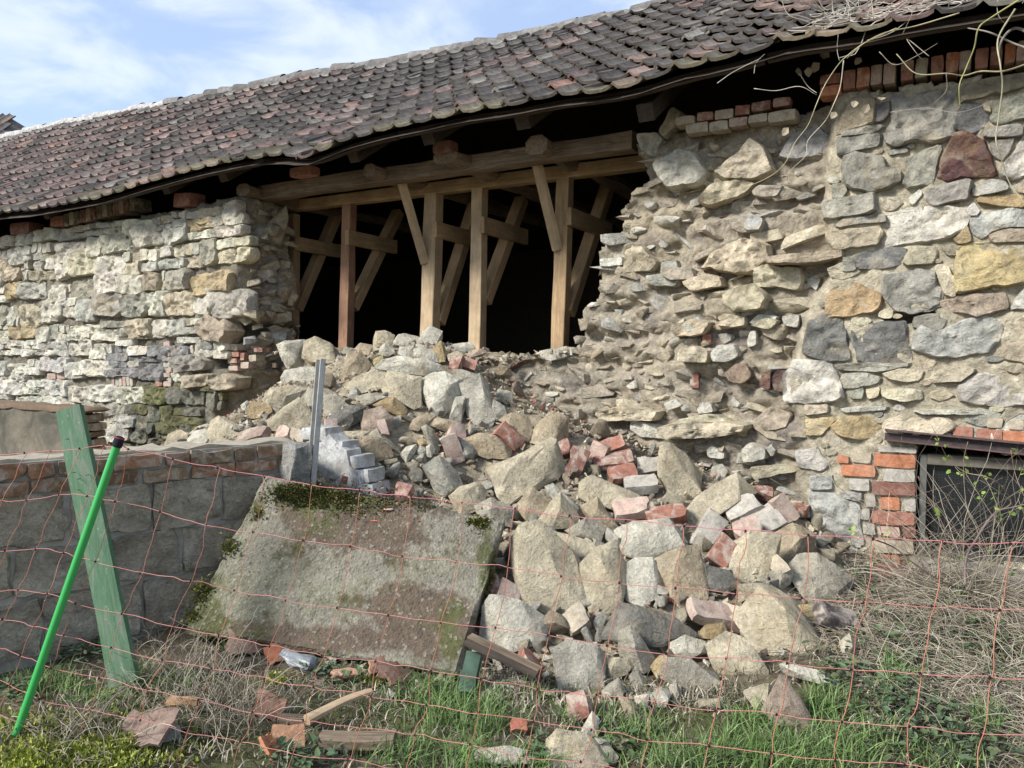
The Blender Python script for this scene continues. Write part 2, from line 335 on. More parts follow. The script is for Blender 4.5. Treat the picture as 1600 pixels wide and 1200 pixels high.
C = c_sound * (1 - np.clip(cwf + lwf, 0, 1)) + c_core * np.clip(cwf + lwf, 0, 1)
# boundary of the opening, the wall top and the window run back through the wall's thickness
ex = []; kp = np.pad(keep, 1)
for dz, dx, a, b in ((0, -1, 3, 0), (0, 1, 1, 2), (-1, 0, 0, 1), (1, 0, 2, 3)):
    nb = kp[1 + dz:kp.shape[0] - 1 + dz, 1 + dx:kp.shape[1] - 1 + dx]
    e = keep & ~nb; cell = np.stack([I[:-1, :-1], I[:-1, 1:], I[1:, 1:], I[1:, :-1]], -1)[e]; ex.append(cell[:, [b, a]])
ex = np.concatenate(ex); bv = np.unique(ex); cur = bv.copy(); mp_ = {}
Vs, Cs, Qs = [V], [C], [Q]; base = len(V); idx = {v: k for k, v in enumerate(bv)}
e0 = np.array([[idx[a], idx[b]] for a, b in ex]); prev = bv; P0 = V[bv]
inwin = (P0[:, 0] > -.3)
for s in range(1, 7):
    t = s / 6; P = P0.copy(); P[:, 1] = P0[:, 1] + (.6 - P0[:, 1]) * t
    am = np.where(inwin, .004, .05) * min(1, s * .7)
    P[:, 0] += am * (vn(P * np.array([7, 9, 7]), 90) + .6 * vn(P * 19, 91)); P[:, 2] += am * (vn(P * np.array([7, 9, 7]), 92) + .6 * vn(P * 19, 93))
    ids = base + np.arange(len(bv)); base += len(bv); Vs.append(P); Cs.append(np.array([.50, .42, .30]) * (1 + .2 * fbm(P, 4, 2, 94)[:, None]))
    Qs.append(np.stack([prev[e0[:, 0]], prev[e0[:, 1]], ids[e0[:, 1]], ids[e0[:, 0]]], 1)); prev = ids
V = np.concatenate(Vs); C = np.concatenate(Cs); Q = np.concatenate(Qs)
us, inv = np.unique(Q, return_inverse=True); Q = inv.reshape(Q.shape)
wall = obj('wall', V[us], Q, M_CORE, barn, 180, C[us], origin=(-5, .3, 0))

# ------------------------------------------------------------------ stones of the wall
G, DG, CC, O_, YL, PU, WH, TN, GL = (.34, .32, .265), (.19, .185, .17), (.50, .435, .31), (.42, .315, .175), (.46, .37, .195), (.125, .062, .06), (.56, .525, .44), (.39, .325, .235), (.43, .415, .365)
def rounded(P, it=1, f=.22):
    P = np.asarray(P, float)
    for _ in range(it):
        Nx = np.roll(P, -1, 0); P = np.stack([P * (1 - f) + Nx * f, P * f + Nx * (1 - f)], 1).reshape(-1, 2)
    return P
def face_stone(poly, y0, proud, depth, rough=1.0, seed=0, fine=1.0):
    """a wall stone: outline in the wall plane (x,z), its face PROUD of y0, running DEPTH back into the wall"""
    P = np.asarray(poly, float); P = rounded(P.mean(0) + (P - P.mean(0)) * 1.13, 1, .06); seg = np.linalg.norm(np.roll(P, -1, 0) - P, axis=1); per = seg.sum()
    n = int(np.clip(per / (.022 / fine), 14, 46)); cum = np.concatenate([[0], np.cumsum(seg)]); tt = np.linspace(0, per, n, endpoint=False)
    Pc = np.vstack([P, P[:1]]); O = np.stack([np.interp(tt, cum, Pc[:, k]) for k in (0, 1)], 1); cen = O.mean(0); R = np.linalg.norm(O - cen, axis=1).mean()
    q = v3(O[:, 0], seed * 1.7, O[:, 1]); O = O + (O - cen) / (np.linalg.norm(O - cen, axis=1)[:, None] + 1e-6) * (R * .085 * fbm(q, 3.4 / R ** .5, 4, seed % 97, .6))[:, None]
    k = int(np.clip(R / .022 * fine, 3, 8)); sc = [1.0, 1.0, .975] + list(np.linspace(.90, 0, k + 1)[:-1]); ys = [depth, .0, -proud * .62] + [-proud] * k
    r2 = np.random.default_rng(seed); tx, tz = r2.uniform(-.16, .16), r2.uniform(-.06, .12); V = []
    for s, y in zip(sc, ys):
        p = cen + (O - cen) * s; yy = np.full(n, y0 + y)
        if y < 0:
            q = v3(p[:, 0], seed * .37, p[:, 1]); a = rough * min(.03, .16 * R) * (.35 if s > .95 else 1)
            yy += a * (vn(q * 6, seed % 89) + .8 * vn(q * 14, seed % 83) + .6 * vn(q * 33, seed % 79)) + (p[:, 0] - cen[0]) * tx + (p[:, 1] - cen[1]) * tz
        V.append(np.stack([p[:, 0], yy, p[:, 1]], 1))
    V.append([[cen[0], V[-1][:, 1].mean(), cen[1]]]); V = np.concatenate(V); m = len(sc)
    F = [[i * n + j, i * n + (j + 1) % n, (i + 1) * n + (j + 1) % n, (i + 1) * n + j] for i in range(m - 1) for j in range(n)]
    F += [[(m - 1) * n + j, (m - 1) * n + (j + 1) % n, m * n] for j in range(n)]
    return V, [f[::-1] for f in F]
WS = []                                                    # (area in picture, V, F, colour, smooth angle)
def wall_stone(poly, y0, proud, depth, col, rough=1., fine=1.):
    seed = len(WS) + 11; V, F = face_stone(poly, y0, proud, depth, rough, seed, fine)
    if np.mean([0 if i == 0 else (poly[i - 1][0] * poly[i][1] - poly[i][0] * poly[i - 1][1]) for i in range(len(poly))]) > 0 or True:
        a = 0
        for i in range(len(poly)): a += poly[i - 1][0] * poly[i][1] - poly[i][0] * poly[i - 1][1]
        if a > 0: pass
        else: F = [f[::-1] for f in F]
    q = proj(V[-1]); WS.append((abs(a) / q[2] ** 2, V, F, np.clip(np.array(col) * rng.uniform(.88, 1.12) * (1 + rng.uniform(-.03, .03, 3)), .02, .75)))
TRACED = []
def traced(c, pts, col, proud=.02, depth=.06, rough=1., core=False):
    P = px(c, pts); m = np.mean(P, 0); y = 0.
    for _ in range(2):
        w3 = onY(*m, y); y = float(wall_y(w3[0], w3[2])[0])
    q = [tuple(onY(a, b, y - proud)[[0, 2]]) for a, b in P]; TRACED.append(q); wall_stone(q, y, proud, depth, col, rough)
for c, col, pts in [
  ('T5', TN, [(90,400),(150,290),(330,290),(340,480),(180,530),(40,590),(40,540)]), ('T5', DG, [(345,340),(470,310),(475,420),(430,470),(340,480)]),
  ('T5', G, [(90,560),(370,490),(420,510),(350,560),(90,600)]), ('T5', G, [(50,620),(390,570),(400,620),(380,680),(60,760)]),
  ('T5', G, [(520,270),(1040,200),(1020,420),(1000,590),(900,640),(680,640),(540,690),(480,650),(460,560),(520,480)]),
  ('T5', PU, [(1020,590),(1110,575),(1280,640),(1310,740),(1360,900),(1290,920),(1060,940),(990,965),(890,930),(950,760)]),
  ('T5', DG, [(1050,390),(1110,320),(1190,310),(1250,350),(1320,420),(1300,500),(1170,560),(1040,540)]), ('T5', CC, [(1255,325),(1310,340),(1325,400),(1270,380)]),
  ('T5', TN, [(1080,180),(1300,110),(1600,70),(1700,60),(1700,150),(1400,240),(1100,310),(1080,240)]), ('T5', G, [(1340,400),(1420,310),(1600,240),(1720,220),(1720,400),(1420,490),(1340,470)]),
  ('T5', G, [(1281,550),(1560,490),(1590,520),(1580,590),(1290,610)]), ('T5', G, [(1320,640),(1520,620),(1480,720),(1420,800),(1340,760)]),
  ('T5', WH, [(1620,520),(1540,720),(1420,830),(1400,930),(1520,960),(1740,900),(1740,540)]), ('T5', G, [(120,780),(200,725),(330,750),(420,800),(430,860),(560,880),(560,960),(480,1020),(330,1060),(200,1040),(110,980)]),
  ('T5', G, [(0,1000),(100,990),(130,1050),(80,1110),(0,1110)]), ('T5', G, [(610,780),(720,740),(860,690),(900,700),(860,900),(830,980),(640,1020),(590,980),(640,900)]),
  ('T5', G, [(455,720),(620,695),(640,730),(480,760)]), ('T5', WH, [(640,1120),(730,1040),(750,1080),(680,1170),(650,1160)]), ('T5', G, [(790,1040),(1110,960),(1150,970),(1120,1120),(860,1170),(780,1110)]),
  ('T5', GL, [(1170,1040),(1320,960),(1440,980),(1480,1040),(1380,1070),(1190,1100)]), ('T5', O_, [(1230,1110),(1520,1080),(1600,1100),(1600,1190),(1400,1180),(1230,1150)]),
  ('C3', G, [(680,930),(900,890),(910,970),(880,985),(675,1010)]), ('T6', WH, [(1115,40),(1180,-20),(1240,50),(1210,90),(1145,90)]), ('T6', G, [(30,160),(120,100),(420,80),(430,140),(180,160),(60,185)]),
  ('C3', CC, [(685,1070),(910,1050),(935,1070),(915,1130),(740,1150),(690,1110)]), ('T6', WH, [(450,80),(640,40),(960,10),(1080,40),(1125,100),(1080,200),(960,270),(780,310),(640,320),(460,350),(425,290),(430,180)]),
  ('T6', GL, [(1150,120),(1270,70),(1480,40),(1700,40),(1700,180),(1420,190),(1330,220),(1260,280),(1180,240)]), ('T6', O_, [(1010,290),(1130,170),(1160,300),(1060,330)]),
  ('T6', CC, [(1310,250),(1440,205),(1700,200),(1700,300),(1340,312)]), ('T6', YL, [(1075,360),(1160,340),(1390,330),(1560,400),(1720,430),(1720,600),(1560,650),(1300,680),(1060,725),(1050,600),(1048,480)]),
  ('T6', CC, [(606,430),(660,350),(860,350),(860,420),(830,480),(640,500),(608,490)]), ('T6', DG, [(190,440),(260,400),(480,360),(620,370),(560,500),(420,530),(230,530)]), ('T6', G, [(90,440),(180,450),(200,540),(90,555)]),
  ('T6', TN, [(910,350),(1065,345),(1050,420),(960,420)]), ('T6', CC, [(860,530),(900,500),(980,520),(1000,590),(1045,610),(1045,700),(1020,770),(940,740),(900,640)]),
  ('T6', G, [(450,590),(540,570),(640,560),(700,540),(850,560),(850,670),(898,690),(890,810),(820,870),(650,900),(540,880),(490,820),(440,730)]), ('T6', O_, [(0,700),(100,660),(220,660),(330,720),(410,750),(390,850),(310,900),(140,930),(-30,920),(-40,800)]),
  ('T6', TN, [(910,800),(1160,750),(1440,740),(1450,860),(1200,920),(960,880)]), ('T6', WH, [(1530,770),(1600,690),(1720,650),(1720,880),(1560,860),(1490,870)]),
  ('T7', DG, [(720,90),(860,50),(980,20),(1140,10),(1150,150),(1185,330),(1080,350),(920,345),(740,330),(715,200)]), ('T7', DG, [(330,30),(480,-60),(600,-50),(650,120),(680,330),(560,340),(460,335),(300,280),(320,150)]),
  ('T7', GL, [(1220,140),(1290,40),(1330,120),(1420,110),(1600,20),(1760,-30),(1910,50),(1900,170),(1800,260),(1560,290),(1390,300),(1230,240)]), ('C7', CC, [(1520,380),(1600,340),(1680,340),(1680,560),(1500,530)]),
  ('T7', WH, [(150,480),(210,360),(330,338),(500,350),(550,430),(580,540),(625,640),(560,670),(440,680),(150,660)]), ('T7', G, [(590,530),(640,450),(820,440),(940,480),(910,530),(700,570),(590,560)]),
  ('T7', G, [(560,375),(720,360),(1160,360),(1160,385),(870,430),(610,415)]), ('T7', CC, [(960,450),(1100,410),(1300,420),(1260,500),(1160,520),(1010,490)]), ('T7', CC, [(1350,490),(1420,420),(1640,380),(1720,420),(1600,510),(1400,520)]),
  ('C7', WH, [(1310,660),(1400,610),(1600,600),(1680,620),(1680,740),(1480,750),(1320,730)]), ('T7', G, [(670,600),(795,570),(790,660),(680,655)]), ('T7', CC, [(810,580),(935,560),(915,640),(830,660)]),
  ('T7', CC, [(950,590),(1100,560),(1260,590),(1280,660),(1150,680),(960,650)]), ('T7', WH, [(610,740),(760,720),(990,715),(970,750),(640,770)]), ('T7', WH, [(1220,755),(1600,740),(1900,770),(1880,790),(1300,785)]),
  ('T7', CC, [(300,710),(490,705),(500,770),(310,790)]), ('T7', O_, [(530,890),(620,810),(840,810),(920,890),(930,960),(760,990),(580,960)]), ('T7', O_, [(307,830),(520,810),(555,840),(450,950),(330,960)]),
  ('T7', CC, [(980,840),(1120,800),(1480,820),(1560,890),(1450,960),(990,935)]), ('C7', GL, [(540,970),(640,950),(690,1020),(660,1050),(560,1040)]), ('C7', GL, [(610,1085),(710,1075),(710,1140),(615,1140)]),
  ('D4', GL, [(610,385),(700,390),(830,450),(840,610),(790,640),(640,620),(615,520)]), ('D4', GL, [(740,380),(850,390),(840,430),(760,410)]), ('D4', O_, [(635,640),(770,650),(760,685),(640,670)])]:
    traced(c, pts, col, .030, .06)
NSOUND = len(TRACED)
for c, col, pts in [
  ('C6', WH, [(480,340),(590,275),(650,290),(700,370),(660,430),(540,445),(500,400)]), ('C6', CC, [(745,370),(860,290),(920,220),(970,260),(1025,370),(920,405),(800,400)]), ('C6', GL, [(1065,310),(1120,210),(1230,160),(1320,230),(1290,300),(1150,320)]),
  ('C6', WH, [(405,210),(490,195),(520,230),(470,305),(420,280)]), ('C6', CC, [(500,190),(560,75),(600,110),(580,170),(530,220)]), ('C6', CC, [(680,510),(740,440),(830,410),(940,430),(860,490),(720,530)]), ('C6', GL, [(930,470),(960,440),(1070,445),(1040,490),(940,490)]),
  ('C6', CC, [(690,830),(740,750),(880,690),(1000,720),(1000,780),(930,840),(850,850),(740,820)]), ('C6', CC, [(945,830),(1000,810),(1150,820),(1160,880),(1140,920),(950,910)]), ('C6', CC, [(790,950),(840,920),(930,900),(990,960),(960,1010),(850,1025),(800,990)]),
  ('C6', TN, [(1000,775),(1340,740),(1350,770),(1200,800),(1010,805)]), ('C6', CC, [(340,740),(420,730),(500,800),(460,840),(330,840)]), ('C6', WH, [(230,785),(330,775),(330,812),(230,818)]), ('C6', GL, [(440,860),(560,850),(590,880),(570,910),(450,900)]),
  ('C6', CC, [(610,890),(700,850),(790,870),(800,910),(650,930)]), ('C6', GL, [(510,800),(580,790),(590,830),(520,850)]), ('C6', CC, [(560,1100),(640,1060),(740,1080),(700,1130),(580,1140)]), ('C6', CC, [(770,1080),(830,1040),(900,1050),(900,1090),(790,1105)]),
  ('C6', WH, [(920,1080),(960,1040),(1050,1050),(1020,1100)]), ('C6', WH, [(1070,1050),(1150,1040),(1140,1100),(1080,1090)]), ('C6', GL, [(890,620),(920,570),(980,600),(970,650),(900,650)]), ('C6', G, [(1130,500),(1180,470),(1230,490),(1150,510)]),
  ('C7', WH, [(320,440),(330,405),(360,410),(360,470),(320,480)]), ('C7', WH, [(150,510),(180,475),(250,475),(270,520),(220,550),(160,545)]), ('C7', (.27, .19, .14), [(220,600),(260,560),(310,560),(335,610),(300,650),(240,640)]), ('C7', (.17, .10, .08), [(375,660),(385,595),(425,595),(420,680)]),
  ('C7', (.14, .085, .07), [(430,640),(450,590),(500,590),(495,690),(450,680)]), ('C7', CC, [(0,510),(60,480),(130,500),(120,550),(0,550)]), ('C7', WH, [(80,770),(100,740),(150,740),(165,780),(90,790)]), ('C7', TN, [(350,820),(420,760),(520,790),(500,850),(400,870)]),
  ('C7', CC, [(0,820),(150,790),(300,850),(290,870),(150,875),(20,850)]), ('C7', WH, [(290,960),(320,930),(400,950),(400,1000),(300,1010)]), ('C7', WH, [(405,950),(430,930),(450,960),(430,990)]), ('C7', WH, [(130,960),(150,940),(210,970),(205,1000),(135,990)]),
  ('C7', TN, [(335,1040),(450,1030),(550,1040),(540,1060),(360,1090)]), ('C7', GL, [(20,370),(80,340),(140,370),(120,410),(40,410)]), ('C7', CC, [(180,380),(230,350),(310,360),(300,390)]), ('C7', CC, [(330,380),(400,345),(460,360),(420,395)]), ('C7', GL, [(590,170),(660,140),(640,220),(610,200)]),
  ('D3', CC, [(670,80),(800,40),(970,70),(960,110),(700,115)]), ('D3', CC, [(960,150),(1100,110),(1370,130),(1360,160),(1200,195),(1000,190)]), ('D3', WH, [(1000,30),(1050,10),(1080,40),(1020,60)]),
  ('T3', TN, [(320,150),(400,70),(560,100),(610,200),(560,290),(380,260)]),
  ('T3', G, [(150,420),(320,400),(410,440),(400,520),(170,545)]), ('T3', TN, [(250,570),(430,560),(430,650),(260,680)]), ('T3', TN, [(440,620),(560,560),(680,590),(660,670),(510,690)])]:
    big = abs(np.ptp([p[0] for p in pts])) * 2.963 / CR[c][2]
    traced(c, pts, col, .045 + .0003 * big * rng.uniform(.5, 1.3), .10, 1.4)
# coursed rubble of the standing left wall
EXB = [px('C4', [(215, 838), (302, 838), (302, 897), (215, 897)]), px('C4', [(512, 850), (625, 850), (625, 902), (512, 902)]), px('C4', [(752, 688), (797, 688), (797, 905), (752, 905)])]
EXB = [[tuple(onY(x, y, 0)[[0, 2]]) for x, y in p] for p in EXB]
def ring(x0, x1, z0, z1, g=.007):
    w_, h_ = x1 - x0, z1 - z0; c = [rng.uniform(.06, .24) for _ in range(8)]; j = lambda: rng.uniform(-.012, .012)
    return [(x0 + g + w_ * c[0], z0 + g + j()), (x1 - g - w_ * c[1], z0 + g + j()), (x1 - g, z0 + h_ * c[2] + j()), (x1 - g + j(), z1 - h_ * c[3]), (x1 - g - w_ * c[4], z1 - g + j()), (x0 + g + w_ * c[5], z1 - g + j()), (x0 + g + j(), z1 - h_ * c[6]), (x0 + g, z0 + h_ * c[7])]
def left_col(x, z):
    u = proj((x, 0, z)); r = rng.random(); k = vn(v3(x, 0, z) * .9, 130)
    c = WH if r < .42 else GL if r < .66 else CC if r < .78 else TN if r < .85 else G if r < .965 else O_ if r < .985 else YL
    c = np.array(c); c = (c * .8 + c.mean() * .2) * np.array([1.02, 1.0, .93])
    if 170 < u[0] < 340 and 530 < u[1] < 620 and r > .3: c = np.array(DG) * 1.2
    if 215 < u[0] < 340 and u[1] > 600: c = np.array([.15, .145, .11]) if r < .6 else np.array([.13, .125, .06])
    if u[0] < 120 and u[1] > 520: c = c * .4 + np.array([.60, .57, .50]) * .6
    return c * (1 + .12 * k)
z = .32
while z < 3.25:
    h = rng.choice([.08, .12, .16, .19, .22, .26], p=[.12, .16, .2, .22, .2, .1]); x = -13.4 + rng.uniform(0, .2); row = int(z * 100)
    while x < -6.0:
        wd = rng.uniform(.17, .5) * (1.2 if h > .15 else 1); f = lambda xx: .075 * vn(v3(xx * 1.3, row * .21, 0), 140) + .03 * vn(v3(xx * 4, row * .31, 0), 141)
        a, b = z + f(x), z + h + f(x)
        cx, cz = x + wd / 2, (a + b) / 2
        u = proj((cx, 0, cz))
        ok = u[0] > -70 and cx < xb_l(np.array(cz)) + .02 and b < np.interp(cx, TOPX, TOPZ) + .05 and not any(inpoly(cx, cz, e) for e in EXB) and u[1] < 715
        ok = ok and not any(inpoly(cx, cz, q) for q in TRACED[NSOUND:])
        if ok:
            pr = lambda: rng.uniform(.028, .062)
            if h > .14 and rng.random() < .34:
                m = a + (b - a) * rng.uniform(.4, .6)
                wall_stone(ring(x, x + wd, a, m), .02, pr(), .05, left_col(cx, cz), 1.2)
                m2 = x + wd * rng.uniform(.35, .65)
                wall_stone(ring(x, m2, m, b), .02, pr(), .05, left_col(cx, cz), 1.2); wall_stone(ring(m2, x + wd, m, b), .02, pr(), .05, left_col(cx, cz), 1.2)
            elif rng.random() < .12 and wd > .2:
                wall_stone(ring(x, x + wd - .07, a, b), .02, pr(), .05, left_col(cx, cz), 1.2)
                wall_stone(ring(x + wd - .07, x + wd, a, (a + b) / 2), .02, pr() * .7, .05, left_col(cx, cz), 1.); wall_stone(ring(x + wd - .07, x + wd, (a + b) / 2, b), .02, pr() * .7, .05, left_col(cx, cz), 1.)
            else: wall_stone(ring(x, x + wd, a, b), .02, pr(), .05, left_col(cx, cz), 1.2)
        x += wd
    z += h
n_in = len(WS)                                             # the wall goes on beyond the right of the view
_wr = .62; z = .1
while z < 3.0:
    h = rng.choice([.12, .16, .2, .24]); x = .5
    while x < 1.85:
        wd = rng.uniform(.18, .42); cx = x + wd / 2
        if not inpoly(cx, z + h / 2, WIN) and x > _wr: wall_stone(ring(x, x + wd, z, z + h), .01, .03, .05, [G, CC, WH, GL, TN][rng.integers(5)], 1.)
        x += wd
    z += h
for i_ in range(n_in, len(WS)): WS[i_] = (WS[i_][0] * 1e-4,) + WS[i_][1:]
# small pinning stones in the mortar of the right-hand wall
tx = [np.array(q) for q in TRACED[:NSOUND]]
for _ in range(2600):
    x, z = rng.uniform(-1.3, .45), rng.uniform(.3, 2.95)
    if x < xb_r(np.array(z)) + .03 or any(abs(x - e[0]) < .001 for e in [(9, 9)]): continue
    r = .062 * (1 - _ / 2600) + .014
    th = np.linspace(0, 2 * math.pi, 7, endpoint=False); q = [(x + r * 1.4 * math.cos(t) * rng.uniform(.7, 1.2), z + r * math.sin(t) * rng.uniform(.6, 1.1)) for t in th]
    if inpoly(x, z, WIN) or any(inpoly(np.array([p[0] for p in q + [(x, z)]]), np.array([p[1] for p in q + [(x, z)]]), e).any() for e in TRACED): continue
    u = proj((x, 0, z))
    if 1300 < u[0] and u[1] > 690 or (u[1] < 165 - .17 * (u[0] - 1290) and u[0] > 1270): continue
    TRACED.append(q); wall_stone(q, .01, .007, .03, [G, CC, WH, TN, CC][rng.integers(5)], .8)

# ------------------------------------------------------------------ rock shapes
def hull_rock(pts, cuts, amp, seed, sm=.4):
    bm = bmesh.new(); vs = [bm.verts.new(p) for p in pts]
    r = bmesh.ops.convex_hull(bm, input=vs); bmesh.ops.delete(bm, geom=list({g for g in r['geom_interior'] + r['geom_unused'] if isinstance(g, bmesh.types.BMVert)}), context='VERTS')
    bmesh.ops.triangulate(bm, faces=bm.faces[:])
    if cuts: bmesh.ops.subdivide_edges(bm, edges=bm.edges[:], cuts=cuts, use_grid_fill=True)
    bmesh.ops.triangulate(bm, faces=bm.faces[:])
    if sm: bmesh.ops.smooth_vert(bm, verts=bm.verts[:], factor=sm, use_axis_x=True, use_axis_y=True, use_axis_z=True)
    bmesh.ops.recalc_face_normals(bm, faces=bm.faces[:]); bm.normal_update(); bm.verts.index_update()
    V = np.array([v.co for v in bm.verts]); Nn = np.array([v.normal for v in bm.verts]); F = [[v.index for v in f.verts] for f in bm.faces]; bm.free()
    R = np.ptp(V, axis=0).mean(); q = V / R + seed * 3.1
    d = amp * R * (vn(q * 2.6, seed % 91) + .6 * vn(q * 6, seed % 87) + .35 * vn(q * 14, seed % 77) * (1 if cuts > 1 else 0))
    return V + Nn * d[:, None], F
def rand_rock(seed, flat=(1, .8, .6), k=11, pw=.6):
    r = np.random.default_rng(seed); P = r.uniform(-1, 1, (k, 3)); P /= np.abs(P).max(1)[:, None] ** pw; return P * np.array(flat) * .5
ROCKS = [mesh('rubble_rock', *hull_rock(rand_rock(200 + i, [(1, .8, .6), (1, .7, .45), (1, .9, .8), (1.1, .6, .5), (1, 1, .35)][i % 5], 9 + i % 5), 2, .028, 200 + i), M_RUB, 32) for i in range(16)]
CORE_R = [hull_rock(rand_rock(300 + i, [(1, .8, .5), (1, .7, .35), (1, .9, .7)][i % 3], 13, .85), 2, .03, 300 + i, .06) for i in range(10)]
JAMB = [('T3', GL, [(880,240),(940,200),(1100,210),(1100,270),(970,300)]), ('T3', CC, [(1105,230),(1160,180),(1190,230),(1150,280),(1108,275)]), ('T3', CC, [(930,80),(960,20),(1140,40),(1150,110),(1000,140)]),
  ('T3', CC, [(780,20),(850,0),(930,40),(900,90),(800,80)]),
  ('C4', G, [(1140,185),(1200,155),(1255,175),(1250,225),(1160,230)]), ('C4', CC, [(1255,480),(1320,440),(1375,480),(1350,525),(1270,520)]), ('C4', CC, [(1170,490),(1240,480),(1250,520),(1200,530)]), ('C4', CC, [(1265,145),(1310,140),(1320,165),(1275,175)]), ('C4', CC, [(1210,250),(1240,160),(1320,60),(1335,120),(1300,240)])]
for c, col, pts in JAMB:
    P = np.array(px(c, pts)); cen = P.mean(0); w3 = onX(cen[0], cen[1], -6.16 if cen[0] > 425 else -6.2); t = float(proj(w3)[2]); r = np.random.default_rng(int(cen[0] * 7)); T = min(np.ptp(P, axis=0)) / F_PX * t
    Q = [at(x, y, t) for x, y in cen + (P - cen) * 1.1]; C0 = at(*cen, t); q3 = [q + FWD * T * r.uniform(-.2, .2) for q in Q] + [C0 + (Q[r.integers(len(Q))] - C0) * r.uniform(.2, .6) - FWD * T * r.uniform(.3, .5) for _ in range(3)] + [C0 + (Q[r.integers(len(Q))] - C0) * .5 + FWD * T * .6 for _ in range(3)]
    V, F = hull_rock([tuple(p) for p in q3], 3, .022, int(cen[1]), .25); WS.append((np.ptp(P, axis=0).prod() / F_PX ** 2, V, F, np.array(col) * .95))
# small stones held in the broken core
Xr = rng.uniform(-6.3, -.6, 16000); Zr = rng.uniform(.35, 3.05, 16000); Yr, cr, lr = wall_y(Xr, Zr); nrock = 0
okm = ((cr > .9) | (lr > .8)) & ~inpoly(Xr, Zr, HOLE) & (Zr > np.interp(Xr, _zx, _zz) - .1) & (Zr < 2.98)
placed = []
for x, y, z in zip(Xr[okm], Yr[okm], Zr[okm]):
    r = .034 + .10 * rng.random() ** 1.5
    if any(((x - a) / 1.25) ** 2 + (z - b) ** 2 < (.80 * (r + c)) ** 2 for a, b, c in placed) or any(inpoly(x, z, q) for q in TRACED[NSOUND:NSOUND + 60]): continue
    placed.append((x, z, r)); V, F = CORE_R[rng.integers(10)]; a = rng.normal(0, .3) + (math.pi if rng.random() < .5 else 0)
    R = np.array(Quaternion((0, 1, 0), rng.normal(0, .3)).to_matrix() @ Quaternion((0, 0, 1), a).to_matrix())
    W = (V * np.array([2.7, 2.0, 2.0]) * r) @ R.T + np.array([x, y + r * .19, z])
    c = np.array([CC, CC, WH, GL, TN, (.42, .36, .28), (.42, .36, .28)][rng.integers(7)]) * .85 + np.array((.45, .39, .30)) * .15
    if rng.random() < .015: c = (.27, .17, .13)
    WS.append(((2 * r) ** 2 * .7 / proj((x, y, z))[2] ** 2, W, F, np.array(c) * rng.uniform(.85, 1.1)))
    if len(placed) > 1500: break
for _ in range(900):                                       # rough stones in the broken end of the standing left wall
    y_, z_ = rng.uniform(.06, .56), rng.uniform(1.35, 2.98); r = .045 + .06 * rng.random(); 
    if any(((y_ - a) / 1.2) ** 2 + (z_ - b) ** 2 < (.82 * (r + c)) ** 2 for a, b, c in globals().setdefault('JP', [])): continue
    JP.append((y_, z_, r)); V, F = CORE_R[rng.integers(10)]; R = np.array((Quaternion((1, 0, 0), rng.normal(0, .3)) @ Quaternion((0, 0, 1), math.pi / 2 + rng.normal(0, .35))).to_matrix()); c = np.array([CC, CC, TN, GL, (.40, .34, .25), G][rng.integers(6)])
    WS.append(((2 * r) ** 2 * .35 / 60, (V * np.array([2.6, 2.1, 2.0]) * r) @ R.T + np.array([-6.17 + .03 * rng.normal(), y_, z_]), F, c * rng.uniform(.75, 1.05)))
WS.sort(key=lambda s: -s[0])
for a, V, F, c in WS[:300]: obj('stone', V, F, M_STONE, wall, 38, color=c)
acc = Acc()
for a, V, F, c in WS[300:]: acc.add(V, F, c)
acc.obj('small_stones', M_STONE_A, wall, 38, kind='stuff')
# ------------------------------------------------------------------ bricks
def brick_shape(L_, W_, H_, seed, chip=1.0, nx=5, ny=3, nz=2, broken=False):
    """brick centred on the origin, long axis X; rounded arrises, knocked corners"""
    bm = bmesh.new(); bmesh.ops.create_cube(bm, size=1.0)
    bmesh.ops.subdivide_edges(bm, edges=[e for e in bm.edges if abs((e.verts[0].co - e.verts[1].co).x) > .5], cuts=nx - 1)
    bmesh.ops.subdivide_edges(bm, edges=[e for e in bm.edges if abs((e.verts[0].co - e.verts[1].co).y) > .5], cuts=ny - 1, use_grid_fill=True)
    bmesh.ops.subdivide_edges(bm, edges=[e for e in bm.edges if abs((e.verts[0].co - e.verts[1].co).z) > .5], cuts=nz - 1, use_grid_fill=True)
    bm.verts.index_update(); V = np.array([v.co for v in bm.verts]); F = [[v.index for v in f.verts] for f in bm.faces]; bm.free()
    e = (np.abs(V) > .49).sum(1); V[e == 3] *= .94; V[e == 2] *= .985
    V = V * np.array([L_, W_, H_]); q = V * 14 + seed * 5.7
    V = V + chip * .006 * np.stack([vn(q, 1), vn(q, 2), vn(q, 3)], 1) * (1 + (e >= 2)[:, None])
    if broken:
        m = V[:, 0] > .3 * L_; V[m, 0] += .05 * L_ * vn(q[m] * 3, 4) - .03 * L_
    return V, F
BP = [mesh('loose_brick', *brick_shape(1, 1, 1, 10 + i, 0), M_BRICK, 40) for i in range(1)]
BSH = [brick_shape(.245, .117, .070, 20 + i, 1.3, broken=i > 2) for i in range(6)]
RED, ORG, DRED, TANB, GRYB, PNK = (.285, .13, .092), (.42, .17, .09), (.20, .095, .072), (.38, .32, .235), (.37, .34, .29), (.40, .285, .23)
